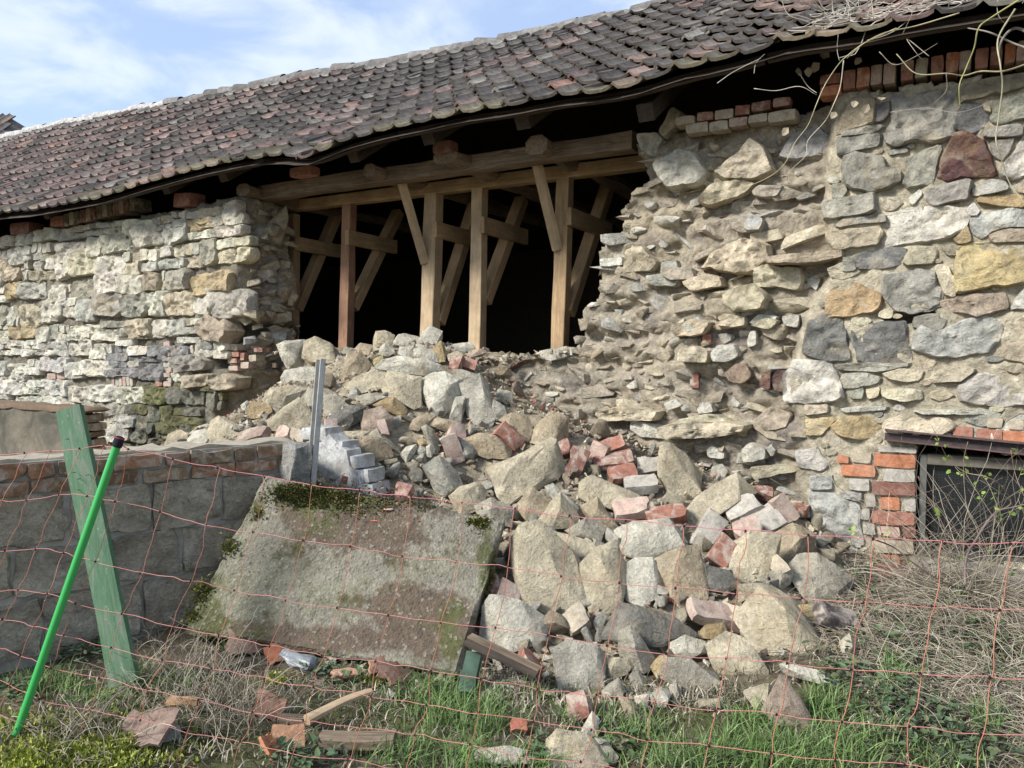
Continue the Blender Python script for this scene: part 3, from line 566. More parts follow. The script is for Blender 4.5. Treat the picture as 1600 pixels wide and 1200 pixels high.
def brick_px(P, Y, col, parent, depth=.11, mat=None, name='brick', seed=0):
    """a brick laid in the wall, its visible face given by corner pixels"""
    q = np.array([onY(x, y, Y) for x, y in P]); m = q.mean(0); ax = q[1] - q[0] if len(q) > 2 else q[1] - q[0]
    wd = np.linalg.norm(q[1] - q[0]); hg = abs(np.mean(q[:2, 2]) - np.mean(q[2:, 2])); ang = math.atan2(q[1][2] - q[0][2], q[1][0] - q[0][0])
    V, F = brick_shape(wd, depth, hg, seed + int(P[0][0]), .55, 4, 2, 2)
    R = Matrix.Rotation(-ang, 3, 'Y'); V = V @ np.array(R).T
    V[:, 1] += depth / 2
    return obj(name, V + m, F, mat or M_BRICK_CLEAN, parent, 40, color=tuple(np.array(col) * rng.uniform(.88, 1.12)), origin=m)
def rect(c, x0, y0, x1, y1, sl=0): return px(c, [(x0, y0 - sl * (x1 - x0) / 2), (x1, y0 + sl * (x1 - x0) / 2), (x1, y1 + sl * (x1 - x0) / 2), (x0, y1 - sl * (x1 - x0) / 2)])
# brick jamb and lintel course by the cellar window
for x0, y0, x1, y1, c in [(735,212,790,250,ORG),(800,198,895,250,TANB),(902,205,1105,270,ORG),(748,255,915,312,ORG),(940,275,1100,338,GRYB),(790,320,888,378,GRYB),(892,335,1105,400,DRED),(862,395,912,455,GRYB),
    (930,407,1030,468,ORG),(1042,415,1105,470,GRYB),(842,462,885,515,GRYB),(890,473,1100,535,RED),(850,532,915,580,GRYB),(922,540,1028,592,PNK),(1038,545,1100,598,DRED),(905,605,1095,668,TANB),(828,650,925,710,PNK),(935,672,1025,730,ORG),
    (1035,680,1085,735,DRED),(930,738,1085,795,RED),(925,172,1108,202,GRYB)]:
    brick_px(rect('D4', x0 + 3, y0 + 2, x1 - 3, y1 - 2, .055), -.012, c, wall, .10)
for x0, y0, x1, y1, c in [(1228,108,1262,135,TANB),(1268,80,1365,140,RED),(1378,92,1497,152,RED),(1502,100,1640,160,ORG),(1430,40,1500,85,TANB),(1530,50,1600,90,TANB)]:
    brick_px(rect('D4', x0, y0, x1, y1, .06), -.014, c, wall, .11)
# two flat courses high on the wall and the red upright course under the eaves
for x0, y0, x1, y1, c in [(85,518,160,558,RED),(166,505,255,548,TANB),(260,487,330,532,RED),(336,470,428,512,DRED),(434,452,515,492,RED),(35,570,138,612,TANB),(142,560,230,602,TANB),(235,545,318,582,PNK),(322,530,410,566,TANB),(415,510,545,560,TANB),(-15,540,78,578,TANB)]:
    brick_px(rect('C3', x0, y0, x1, y1, -.14), .03, c, wall, .12, M_BRICK)
for x0, y0, x1, y1, c in [(655,343,752,388,RED),(655,396,757,442,ORG)]: brick_px(rect('C3', x0, y0, x1, y1, -.12), -.03, c, wall, .12)
xh = [(762, 818), (823, 884), (889, 943), (950, 1006), (1030, 1090), (1095, 1152), (1166, 1226), (1240, 1298), (1302, 1356), (1375, 1436), (1441, 1500), (1508, 1562), (1568, 1622), (1630, 1690)]
for k, (a, b) in enumerate(xh):
    y0 = 322 - .165 * (a - 760); brick_px(rect('C3', a, y0, b, y0 + 92, -.15), -.035 + .012 * (k % 3), [RED, ORG, PNK, PNK, RED, TANB, RED, ORG, PNK, RED][k % 10], wall, .2, M_BRICK if k % 3 else M_BRICK_CLEAN)
# upright bricks and blocks under the left eaves
for k in range(13):
    a = 98 + k * 8.6; y0 = 335 - k * 2.1; brick_px([(a, y0 - .3), (a + 7.6, y0 - 2), (a + 7.6, y0 + 18), (a, y0 + 19.5)], -.05 + .015 * (k % 3), [(.16, .14, .10), TANB, (.16, .14, .10), DRED, PNK, DRED][k % 6], wall, .22, M_BRICK)
for x0, y0, x1, y1, c in [(80,1055,240,1150,DRED),(412,1000,525,1085,RED),(1440,805,1580,920,RED)]: brick_px(rect('T2', x0, y0, x1, y1, -.1), -.06, c, wall, .2)
for x0, y0, x1, y1, c in [(152,236,255,0,0)][:0]: pass
brick_px([(452, 263), (486, 258), (486, 272), (452, 276)], .05, RED, wall, .12); brick_px([(676, 222), (704, 218), (704, 236), (676, 240)], .0, DRED, wall, .12)
# brick repairs in the left wall
for x0, y0, x1, y1, c in [(217,840,258,866,PNK),(262,840,300,866,PNK),(230,870,300,895,TANB)] + [(515 + k * 17, 856, 529 + k * 17, 898, [PNK, GRYB, TANB][k % 3]) for k in range(6)] + [(755 + 20 * (k % 2), 692 + k * 24, 785 + 8 * (k % 2), 713 + k * 24, [PNK, GRYB, PNK][k % 3]) for k in range(8)] + [(717,876,748,900,RED),(752,876,790,900,PNK)]:
    brick_px(rect('C4', x0, y0, x1, y1), -.015, c, wall, .06, M_BRICK)
for x0, y0, x1, y1, c in [(600,308,692,360,TANB),(602,372,708,412,RED),(720,385,752,440,DRED),(612,425,690,465,RED),(722,460,790,508,PNK),(790,400,850,450,TANB),(832,340,905,372,DRED),(620,490,700,530,PNK)]:
    brick_px(rect('T3', x0, y0, x1, y1, -.03), .02, c, wall, .12, M_BRICK)
for x0, y0, x1, y1, c in [(1425,505,1600,570,RED),(1440,575,1640,620,DRED),(1375,408,1470,432,RED)]: brick_px(rect('T4', x0, y0, x1, y1, .03), .16, c, wall, .12, M_BRICK)
for x0, y0, x1, y1, c in [(440,420,480,460,RED),(385,600,425,670,DRED)]: brick_px(rect('C7', x0 - 330, y0, x1 - 330, y1, 0), .12, c, wall, .1, M_BRICK)

# ------------------------------------------------------------------ roof
EV = [(-160, 372), (-60, 349), (0, 336), (51, 331), (97, 321), (157, 309), (232, 289), (300, 273), (400, 252), (446, 250), (481, 253), (548, 226), (602, 211), (661, 199), (722, 185), (803, 174), (867, 161), (921, 155), (987, 145), (1021, 134), (1067, 118), (1121, 108), (1188, 90), (1215, 80), (1276, 70), (1343, 62), (1420, 44), (1546, 24), (1640, 8)]
RG = [(-160, 250), (0, 216), (50, 204), (100, 191), (152, 185), (202, 173), (280, 160), (337, 148), (371, 143), (449, 124), (520, 110), (621, 98), (712, 82), (780, 68), (820, 57), (888, 41), (969, 23), (1050, 1), (1130, -18), (1300, -62), (1600, -140)]
EY, RY = -.36, 3.3
_e = np.array([onY(x, y, EY) for x, y in EV]); _r = np.array([onY(x, y, RY) for x, y in RG])
def roofp(X, v):
    """v=0 eave, v=1 ridge"""
    X = np.asarray(X, float); ze = np.interp(X, _e[:, 0], _e[:, 2]); zr = np.interp(X, _r[:, 0], _r[:, 2])
    sag = -.06 * np.sin(np.pi * np.clip(v, 0, 1)) + .03 * vn(v3(X * .5, v * 2, 0), 150)
    ze = ze * (1 - v) + np.interp(X, _e[:, 0], np.convolve(np.pad(_e[:, 2], 3, mode='edge'), np.ones(7) / 7, 'valid')) * v if np.ndim(v) == 0 else ze
    return v3(X, EY + (RY - EY) * v, ze + (zr - ze) * v + sag)
xs = np.linspace(-21.7, 2.2, 160); vs_ = np.linspace(-.01, 1.0, 12)
Gp = np.stack([roofp(xs, float(v)) for v in vs_]) - np.array([0, 0, .045]); n = len(xs)
back = Gp[::-1][1:].copy(); back[:, :, 1] = 2 * RY - back[:, :, 1]; Gp = np.concatenate([Gp, back]); i = np.arange((len(Gp) - 1) * n).reshape(-1, n)[:, :-1].ravel()
roof = obj('roof', Gp.reshape(-1, 3), np.stack([i, i + 1, i + n + 1, i + n], 1), M_DARKWOOD, barn, 180, color=(1, 1, 1), origin=(-5, 1.5, 3.5))
def tile_shape(seed):
    r = np.random.default_rng(seed); u = np.linspace(0, 1, 9); prof = .034 * np.exp(-((u - .10) / .085) ** 2) - .008 * np.sin(np.pi * np.clip((u - .2) / .8, 0, 1)) + .012 * np.clip((u - .85) / .15, 0, 1)
    V = []
    for lay, dz in ((0, 0), (1, -.021)):
        for k, l in enumerate((0, .5, 1)):
            for a, p in zip(u, prof): V.append([(a - .5) * .235, l * .40 - .03, p + dz + .0 * k + r.normal(0, .0012)])
    m = 9; F = []
    for k in range(2):
        for j in range(m - 1): F.append([k * m + j, k * m + j + 1, (k + 1) * m + j + 1, (k + 1) * m + j]); o = 3 * m; F.append([o + k * m + j, o + (k + 1) * m + j, o + (k + 1) * m + j + 1, o + k * m + j + 1])
    V += [V[j] for j in range(m)] + [V[3 * m + j] for j in range(m)]; o = 6 * m
    for j in range(m - 1): F.append([o + j, o + m + j, o + m + j + 1, o + j + 1])
    for k in range(2): F.append([k * m, (k + 1) * m, 3 * m + (k + 1) * m, 3 * m + k * m]); F.append([k * m + 8, 3 * m + k * m + 8, 3 * m + (k + 1) * m + 8, (k + 1) * m + 8])
    return np.array(V), F
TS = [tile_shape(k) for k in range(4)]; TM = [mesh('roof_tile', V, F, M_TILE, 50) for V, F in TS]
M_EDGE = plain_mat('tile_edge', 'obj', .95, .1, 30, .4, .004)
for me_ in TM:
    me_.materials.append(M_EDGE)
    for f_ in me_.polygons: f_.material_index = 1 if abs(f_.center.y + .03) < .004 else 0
tiles = []; NR = 13; TW = .208
for j in range(NR):
    v = j / NR
    for k in range(int(23.6 / TW)):
        x = -21.5 + k * TW + .012 * rng.normal(); p = roofp(x, v); p2 = roofp(x, v + .06); px_ = roofp(x + .1, v)
        up = p2 - p; up /= np.linalg.norm(up); ac = px_ - p; ac -= up * (ac @ up); ac /= np.linalg.norm(ac); nn = np.cross(ac, up)
        slip = -abs(rng.normal(0, .022 if j == 0 else .012)) - (.05 if rng.random() < .02 else 0); tw = rng.normal(0, .03); lift = .042 + abs(rng.normal(0, .004))
        ax2 = ac * math.cos(tw) + up * math.sin(tw); up2 = np.cross(nn, ax2); tilt = .115 + rng.normal(0, .016)
        up3 = up2 * math.cos(tilt) - nn * math.sin(tilt); n3 = np.cross(ax2, up3)
        o_ = p + up * slip + nn * lift; u = proj(o_)
        redp = np.clip(.13 + .55 * sstep(620, 150, u[0]) - .25 * (vn(v3(x * .55, v * 3, 7), 155)), .04, .9)
        r = rng.random()
        if r < redp: c = np.array([(.150, .108, .098), (.125, .092, .085), (.185, .135, .12), (.16, .128, .116)][rng.integers(4)])
        elif r < redp + .06: c = np.array((.16, .15, .135))
        else: c = np.array([(.068, .060, .056), (.084, .075, .069), (.104, .092, .083), (.074, .065, .058)][rng.integers(4)])
        if rng.random() < .012: c = np.array((.25, .15, .12))
        if j == 0 and rng.random() < .6: c = c * .6 + np.array((.20, .18, .11)) * .4
        if v > .85 and rng.random() < .5: c = c * .5 + np.array((.30, .29, .27)) * .5
        tiles.append((u[2], o_, np.stack([ax2, up3, n3], 1), c * rng.uniform(.8, 1.25) * 1.15 * np.array([1.0, .97, .91]), u))
vis = [t for t in tiles if -60 < t[4][0] < 1660 and -40 < t[4][1] < 420]; rest = [t for t in tiles if not (-60 < t[4][0] < 1660 and -40 < t[4][1] < 420)]
vis.sort(key=lambda t: t[0])
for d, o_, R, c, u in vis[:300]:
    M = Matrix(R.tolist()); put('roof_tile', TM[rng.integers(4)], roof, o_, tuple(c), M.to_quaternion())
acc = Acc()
for d, o_, R, c, u in vis[300:] + rest: V, F = TS[rng.integers(4)]; acc.add(V @ R.T + o_, F, np.where(np.arange(len(V))[:, None] >= 54, np.array([[.045, .04, .036]]), c))  # near-black front strip paints edge moss plus the shadow line under each tile
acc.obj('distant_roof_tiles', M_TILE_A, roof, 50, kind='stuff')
# ridge tiles: half round caps, the far ones bedded in pale mortar
x = -21.4
while x < -1.0:
    ln = .36; a, b = roofp(x, 1.0), roofp(x + ln, 1.0); th = np.linspace(-.2, math.pi + .2, 8); far = x < onY(245, 165, RY)[0]
    V = []
    for t, rr in ((0, .115), (1.04, .098)):
        for lay in (1, .86):
            c = a + (b - a) * t; V += [c + np.array([0, math.cos(q) * rr * lay * 1.15, math.sin(q) * rr * lay - .035]) for q in th]
    m = 8; F = [[j, j + 1, 2 * m + j + 1, 2 * m + j] for j in range(m - 1)] + [[m + j + 1, m + j, 3 * m + j, 3 * m + j + 1] for j in range(m - 1)] + [[j + 1, j, m + j, m + j + 1] for j in range(m - 1)]
    tw = rng.normal(0, .012); V = np.array(V); V[:, 2] += tw + (V[:, 0] - V[:, 0].mean()) * rng.normal(0, .07)
    obj('ridge_tile', V, F, M_TILE, roof, 50, color=(.36, .35, .33) if far else tuple(np.array((.13, .12, .11)) * rng.uniform(.7, 1.5)))
    x += ln
# eaves board under the tiles
def board_along(name, P, hz, dy, mat, parent, **k):
    V = []
    for p in P: V += [p + np.array([0, -dy / 2, -hz]), p + np.array([0, dy / 2, -hz]), p + np.array([0, dy / 2, 0]), p + np.array([0, -dy / 2, 0])]
    F = [[4 * i + a, 4 * i + (a + 1) % 4, 4 * i + 4 + (a + 1) % 4, 4 * i + 4 + a] for i in range(len(P) - 1) for a in range(4)] + [[3, 2, 1, 0], [4 * len(P) - 4 + a for a in range(4)]]
    return obj(name, V, F, mat, parent, 40, color=(1, 1, 1), **k)
for a, b in [(-21.6, -17.8), (-17.78, -14.02), (-14, -10.2), (-10.18, -6.4), (-6.38, -4.0), (-3.98, -1.1), (-1.08, 2.1)]:
    xs = np.linspace(a, b, 16); board_along('eaves_board', roofp(xs, .02) + np.array([0, .03, -.026]), .045, .05, M_DARKWOOD, roof)
# ------------------------------------------------------------------ timbers
def beam(name, a, b, wd, hg, mat, parent=None, up=(0, 0, 1), seed=0, rough=.0, color=(1, 1, 1), n=8, rnd=.92, **k):
    a, b = np.array(a, float), np.array(b, float); X_ = (b - a); ln = np.linalg.norm(X_); X_ /= ln; Z_ = np.array(up, float); Z_ -= X_ * (Z_ @ X_); Z_ /= np.linalg.norm(Z_); Y_ = np.cross(Z_, X_)
    V = []; sec = [(-1, -rnd), (-rnd, -1), (rnd, -1), (1, -rnd), (1, rnd), (rnd, 1), (-rnd, 1), (-1, rnd)]
    for i in range(n + 1):
        t = i / n; q = v3((t - .5) * ln * 3, seed, 0)
        s1, s2 = 1 + rough * vn(q, 160), 1 + rough * vn(q + 9, 161); oy, oz = rough * wd * .4 * vn(q + 20, 162), rough * hg * .4 * vn(q + 30, 163)
        for y, z in sec: V.append([(t - .5) * ln, y * wd / 2 * s1 + oy + rough * wd * .12 * vn(q + y * 7, 164), z * hg / 2 * s2 + oz + rough * hg * .12 * vn(q + z * 5, 165)])
    m = 8; F = [[i * m + j, i * m + (j + 1) % m, (i + 1) * m + (j + 1) % m, (i + 1) * m + j] for i in range(n) for j in range(m)] + [list(range(m))[::-1], list(range(n * m, n * m + m))]
    F = [f[::-1] for f in F]
    me = mesh(name, np.array(V), F, mat, 35)
    o = put(name, me, parent, (a + b) / 2, color, Matrix(np.stack([X_, Y_, Z_], 1).tolist()).to_quaternion(), **k); return o
beam('wall_plate', onY(412, 303, .32), onY(993, 221, .32), .17, .135, M_OLDWOOD, barn, seed=1, rough=.10, n=20)
YB = .8
beam('support_beam', onY(440, 325, YB), onY(1012, 254, YB), .12, .11, M_NEWWOOD, barn, seed=2, n=6, color=(.9, .9, .9), rough=.03)
PST = [(459, 335, 457, 560, M_NEWWOOD, .11), (546, 318, 540, 560, M_REDWOOD, .12), (678, 303, 671, 560, M_PALEWOOD, .15), (750, 292, 745, 572, M_PALEWOOD, .125), (883, 276, 874, 575, M_NEWWOOD, .125)]
for x0, y0, x1, y1, m_, wd in PST: beam('post', onY(x0, y0, YB), onY(x1, y1, YB), wd, wd * .85, m_, barn, up=(0, 1, 0), seed=x0, n=10, rough=.05)
for a, b in [((628, 286), (664, 411)), ((839, 256), (871, 390))]: beam('front_brace', onY(*a, .42), onY(*b, .74), .085, .05, M_PALEWOOD, barn, up=(.5, -.8, .3), seed=a[0], n=3)
for xt, yt, xe, ye, tb, ta in [(459, 382, 524, 396, (463, 484), (528, 330)), (541, 373, 610, 388, (550, 482), (622, 332)), (676, 361, 738, 379, (684, 505), (742, 320)), (749, 354, 812, 372, (756, 472), (815, 312)), (882, 341, 942, 360, (886, 490), (950, 290))]:
    Xp = onY(xt, yt, YB)[0]; a = onX(xt, yt, Xp); b = onX(xe, ye, Xp)
    if a[1] > YB: a = onY(xt, yt, YB)
    beam('tie_board', (Xp + .075, YB - .07, a[2]), (Xp + .075, b[1], a[2] - .01), .05, .15, M_NEWWOOD, barn, seed=xe, n=2)
    p, q = onX(*tb, Xp), onX(*ta, Xp); beam('strut', p, q, .10, .12, M_NEWWOOD, barn, up=(1, 0, 0), seed=xe + 3, n=3, color=(.8, .8, .8))
for x, y, s in [(377, 296, 1), (577, 262, 1.05), (699, 246, 1.05), (836, 226, .9)]:
    p = onY(x, y, .06); beam('ceiling_joist', p, p + np.array([0, 3.9, 0]), .17 * s, .125 * s, M_OLDWOOD, barn, seed=x, rough=.45, n=18, rnd=.5, color=(.38, .38, .38))
for k, (x, y) in enumerate([(347, 275), (551, 243), (668, 214), (815, 189), (1008, 176), (258, 295), (70, 335)]):
    p = onY(x, y, -.22); e = roofp(p[0], .97) + np.array([0, 0, -.14]); beam('rafter', p, e, .11, .12, M_DARKWOOD, barn, seed=x, rough=.06, n=6, color=(1.3, 1.3, 1.3))
for k in range(12):
    xx = -6.2 + k * .42; beam('inner_batten', roofp(xx, .05) + [0, 0, -.09], roofp(xx, .95) + [0, 0, -.09], .07, .05, M_DARKWOOD, barn, seed=k, n=3)
# inside: dark floor, rear wall and gables
def slab(name, x0, x1, y0, y1, z0, z1, mat, parent=None, color=(1, 1, 1), **k):
    V = [(x, y, z) for z in (z0, z1) for y in (y0, y1) for x in (x0, x1)]
    return obj(name, V, [[0, 2, 3, 1], [4, 5, 7, 6], [0, 1, 5, 4], [2, 6, 7, 3], [0, 4, 6, 2], [1, 3, 7, 5]], mat, parent, color=color, **k)
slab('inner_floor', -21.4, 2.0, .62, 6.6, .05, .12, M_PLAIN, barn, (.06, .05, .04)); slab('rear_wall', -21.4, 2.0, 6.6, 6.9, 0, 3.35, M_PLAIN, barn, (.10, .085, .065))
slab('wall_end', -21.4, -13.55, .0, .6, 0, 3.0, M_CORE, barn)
for x in (-21.5, 2.0): 
    z0, z1 = roofp(x, 0.)[2] - .1, roofp(x, 1.)[2] - .1
    V = [(x + s, y, z) for s in (-.1, .1) for y, z in ((.0, 0), (6.9, 0), (6.9, z0), (RY, z1), (.0, z0))]
    obj('gable_wall', V, [[0, 1, 2, 3, 4], [9, 8, 7, 6, 5]] + [[i, 5 + i, 5 + (i + 1) % 5, (i + 1) % 5] for i in range(5)], M_PLAIN, barn, color=(.3, .26, .2))
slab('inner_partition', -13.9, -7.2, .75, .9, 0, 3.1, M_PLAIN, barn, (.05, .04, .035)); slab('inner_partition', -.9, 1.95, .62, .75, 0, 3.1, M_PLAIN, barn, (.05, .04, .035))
# ------------------------------------------------------------------ cellar window
win = empty('window', onY(1520, 780, .05)); win.parent = barn; win.location = Vector(BASE['window']) - Vector(BASE['stone_barn'])
wx0, wx1 = onY(1436, 780, 0)[0], .42; zt, zb = onY(1440, 706, 0)[2], onY(1440, 870, 0)[2]
slab('frame', wx0, wx0 + .035, .03, .12, zb, zt - .02, M_PLAIN, win, (.10, .10, .09)); slab('frame', wx0 + .037, wx1, .03, .12, zt - .075, zt - .015, M_PLAIN, win, (.12, .105, .085)); slab('frame', wx0 + .037, wx1, .03, .12, zb, zb + .04, M_PLAIN, win, (.10, .095, .08))
m, N_, L_, b_ = material('wire_glass', .25, .5); c_ = coords(N_, L_, False)
wv = N_.new('ShaderNodeTexVoronoi'); wv.feature = 'DISTANCE_TO_EDGE'; wv.inputs['Scale'].default_value = 60; wv.inputs['Randomness'].default_value = .15; L_.new(c_, wv.inputs['Vector'])
L_.new(mixc(N_, L_, ramp(N_, L_, wv.outputs[0], .02, .10), (.028, .030, .030), (.012, .0135, .0145)), b_.inputs['Base Color']); M_GLASS = m
slab('pane', wx0 + .036, wx1, .085, .092, zb + .041, zt - .076, M_GLASS, win)
slab('sill', wx0 - .04, wx1, -.06, .12, zb - .09, zb - .003, M_PLAIN, win, (.30, .27, .22))
a, b = onY(1383, 686, -.02), onY(1640, 713, -.02); M_RUST = plain_mat('rusty_steel', 'obj', .75, .3, 30, .5, .002)
beam('lintel', a, b, .10, .008, M_RUST, win, color=(.10, .06, .055), n=2)
for dz, wd, hg, cc in ((.030, .012, .052, (.055, .042, .042)), (.060, .10, .008, (.09, .06, .055))):
    beam('lintel_flange', np.array(a) + [0, 0, dz], np.array(b) + [0, 0, dz], wd, hg, M_RUST, win, color=cc, n=2)
# ------------------------------------------------------------------ the neighbouring roof beyond the far end
nb = empty('neighbouring_barn', (-29, 9, 0), label='second building with a dark tiled hip roof just showing past the far end', cat='building')
pk = at(16, 184, 27); dn = at(120, 222, 24); lf = at(-220, 178, 31); 
V = [pk, dn + [0, 0, -1.], lf, lf + [-1, -4, -4.2], pk + [2.2, -3, -3.6], dn + [-2, 4, -1], lf + [0, 5, -3]]
nroof = obj('roof', [pk, lf, lf + np.array([-1.4, -4.2, -4.2]), pk + np.array([4.2, -3.1, -4.2]), pk + np.array([4.2, 5.6, -4.2]), lf + np.array([-1.4, 5.6, -4.2])], [[0, 1, 2, 3], [0, 3, 4], [1, 0, 4, 5]], M_TILE, nb, color=(.14, .115, .105))
P0, P1, P2, P3 = lf, pk, pk + np.array([4.2, -3.1, -4.2]), lf + np.array([-1.4, -4.2, -4.2]); acc = Acc()
for j in range(10):
    for k in range(26):
        for tri in (0,):
            s, t = (k + .5) / 26, (j + .5) / 10; p = (P0 * (1 - s) + P1 * s) * (1 - t) + (P3 * (1 - s) + P2 * s) * t
            V, F = TS[k % 4]; up = (P0 - P3); up /= np.linalg.norm(up); ac = (P1 - P0); ac -= up * (ac @ up); ac /= np.linalg.norm(ac); n3 = np.cross(ac, up)
            acc.add((V * np.array([1.9, 1.5, 1.8])) @ np.stack([ac, up, n3], 1).T + p + n3 * .04 - up * .2, F, np.where(np.arange(len(V))[:, None] >= 54, .04, np.array([(.07, .06, .058), (.13, .10, .085), (.10, .085, .08)][rng.integers(3)])))  # front strip again painted dark for edge moss and the shadow line
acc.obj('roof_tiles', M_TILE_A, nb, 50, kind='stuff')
slab('wall', lf[0] - .5, pk[0] + 3.4, pk[1] - 2.4, pk[1] + 5.0, 0, pk[2] - 4.1, M_PLAIN, nb, (.36, .31, .24))
# ------------------------------------------------------------------ pen walls in front of the barn
A_, B_ = np.array([-3.50, -1.84]), np.array([-4.06, -3.22]); D_ = (B_ - A_); LW = np.linalg.norm(D_); D_ /= LW; N_w = np.array([-D_[1], D_[0]]); N_w = N_w if N_w[0] > 0 else -N_w
pen = empty('block_wall', (*((A_ + B_) / 2), 0), label='low wall of rough grey concrete blocks with two brick courses on top', cat='wall')
def wl(s, o, z): p = A_ + D_ * s + N_w * o; return np.array([p[0], p[1], z])
LWX = LW + 1.3
V = [wl(s, o, z) for z in (-.1, 1.0) for o in (-.25, .020) for s in (0, LWX)]
obj('mortar_bed', V, [[0, 2, 3, 1], [4, 5, 7, 6], [0, 1, 5, 4], [2, 6, 7, 3], [0, 4, 6, 2], [1, 3, 7, 5]], M_PLAIN, pen, color=(.30, .28, .24))
RW = Matrix(np.stack([np.array([*D_, 0]), np.array([*(-N_w), 0]), np.array([0, 0, 1.])], 1).tolist()).to_quaternion()
M_BLOCK = stone_mat('rough_block', 'obj', .5, .1, 1.6)
for r, (z0, z1) in enumerate([(.02, .31), (.32, .57), (.58, .835)]):
    s = .0 - (.2 if r % 2 else 0)
    while s < LWX:
        ln = [.42, .36, .46, .40][int(s * 7 + r) % 4]; a, b = max(s, 0) + .008, min(s + ln, LWX) - .006; s += ln
        if b - a < .08: continue
        if r == 1 and 1.28 < (a + b) / 2 < 1.5:
            for q in range(3):
                V, F = brick_shape(.2, .1, .07, 70 + q, 1.); put('brick', mesh('brick', V, F, M_BRICK, 40), pen, wl((a + b) / 2, -.03, z0 + .045 + .085 * q), tuple(np.array(RED) * rng.uniform(.6, 1)), RW)
            continue
        V, F = brick_shape(b - a, .06, z1 - z0 - .012, 60 + int(s * 10) + r, 1.9, 9, 3, 6); V[:, 1] += .010 * vn(V * 9 + r + s, 5) 
        put('block', mesh('block', V, F, M_BLOCK, 40), pen, wl((a + b) / 2, .012, (z0 + z1) / 2), tuple(np.array((.44, .39, .30)) * rng.uniform(.85, 1.2)), RW)
for r, z0 in enumerate((.845, .925)):
    s = 0.0
    while s < LWX:
        hd = (int(s * 9) + r) % 3 == 0 if r else int(s * 8) % 2 == 0; ln = .13 if hd else .25; a, b = s + .005, s + ln - .005; s += ln
        V, F = brick_shape(b - a, .24, .066, 40 + int(s * 13) + r, 1.2, 5, 3, 2)
        put('brick', mesh('brick', V, F, M_BRICK, 40), pen, wl((a + b) / 2, -.080 + rng.normal(0, .004) + (.006 if r else 0), z0 + .033), tuple(np.array([(.22, .135, .08), (.255, .14, .08), (.20, .14, .085), (.28, .15, .085)][rng.integers(4)]) * rng.uniform(.8, 1.2)), RW)
V, F = brick_shape(LWX, .23, .025, 99, 1.5, 40, 4, 2); put('mortar_cap', mesh('mortar_cap', V, F, M_CORE if False else M_PLAIN, 40), pen, wl(LWX / 2, -.115, 1.003), (.33, .29, .22), RW)
# grey plastered end and whitewashed stub
stub = empty('whitewashed_stub', at(535, 730, 4.8), label='broken stub of whitewashed masonry behind the grey metal post', cat='wall')
_ys = at(535, 730, 4.75)[1]; pts = [(484, 690), (500, 676), (514, 668), (530, 682), (548, 694), (560, 712), (574, 742), (584, 752), (586, 800), (484, 800)]; P3 = [onY(x, y, _ys) for x, y in pts]
def prism(P, dvec, res=None):
    n = len(P); P = np.asarray(P); V = np.concatenate([P, P + dvec]); return V, [list(range(n))[::-1], list(range(n, 2 * n))] + [[i, (i + 1) % n, n + (i + 1) % n, n + i] for i in range(n)]
mw, N, L, b = material('whitewash', .85, .2); c = coords(N, L, False); vr = N.new('ShaderNodeTexVoronoi'); vr.feature = 'DISTANCE_TO_EDGE'; vr.inputs['Scale'].default_value = 11; wn = N.new('ShaderNodeTexNoise'); wn.inputs['Scale'].default_value = 5
L.new(c, wn.inputs['Vector']); av = N.new('ShaderNodeVectorMath'); av.operation = 'ADD'; L.new(c, av.inputs[0]); L.new(wn.outputs['Color'], av.inputs[1]); L.new(av.outputs[0], vr.inputs['Vector'])
cc = mixc(N, L, ramp(N, L, vr.outputs[0], .0, .05), (.22, .21, .19), mixc(N, L, ramp(N, L, noise(N, L, c, 9, 6, .6), .42, .60), (.50, .50, .49), (.30, .29, .265))); L.new(cc, b.inputs['Base Color']); bump(N, L, b, [(noise(N, L, c, 14, 6), .01, .6)])
for r, (y0, xr) in enumerate([(668, 512), (690, 532), (712, 556), (734, 570), (756, 583), (778, 586), (800, 588)]):
    x = 470 + (9 if r % 2 else 0)
    while x < xr:
        x1 = min(x + [34, 27, 40, 30][(r * 3 + int(x)) % 4], xr + rng.uniform(-3, 6))
        if x1 - x > 8: brick_px([(x, y0), (x1 - 1.2, y0 + .4), (x1 - 1.2, y0 + 20.6), (x, y0 + 20.2)], _ys + rng.normal(0, .004), (1, 1, 1), stub, .16, mw)
        x = x1
V = [onY(x, y, _ys - .005) for x, y in [(468, 698), (484, 688), (500, 692), (514, 678), (528, 694), (541, 704), (546, 728), (562, 744), (565, 765), (574, 790), (566, 815), (468, 815)]]; V, F = prism(V, np.array([0, .13, 0])); obj('plaster_face', V, F, mw, stub)
V, F = brick_shape(.12, .16, 1.03, 140, 2.2, 5, 5, 12); put('plastered_end', mesh('plastered_end', V, F, M_BLOCK, 60), pen, at(463, 735, 4.5) * np.array([1, 1, 0]) + np.array([0, 0, .50]), (.30, .29, .26), RW)
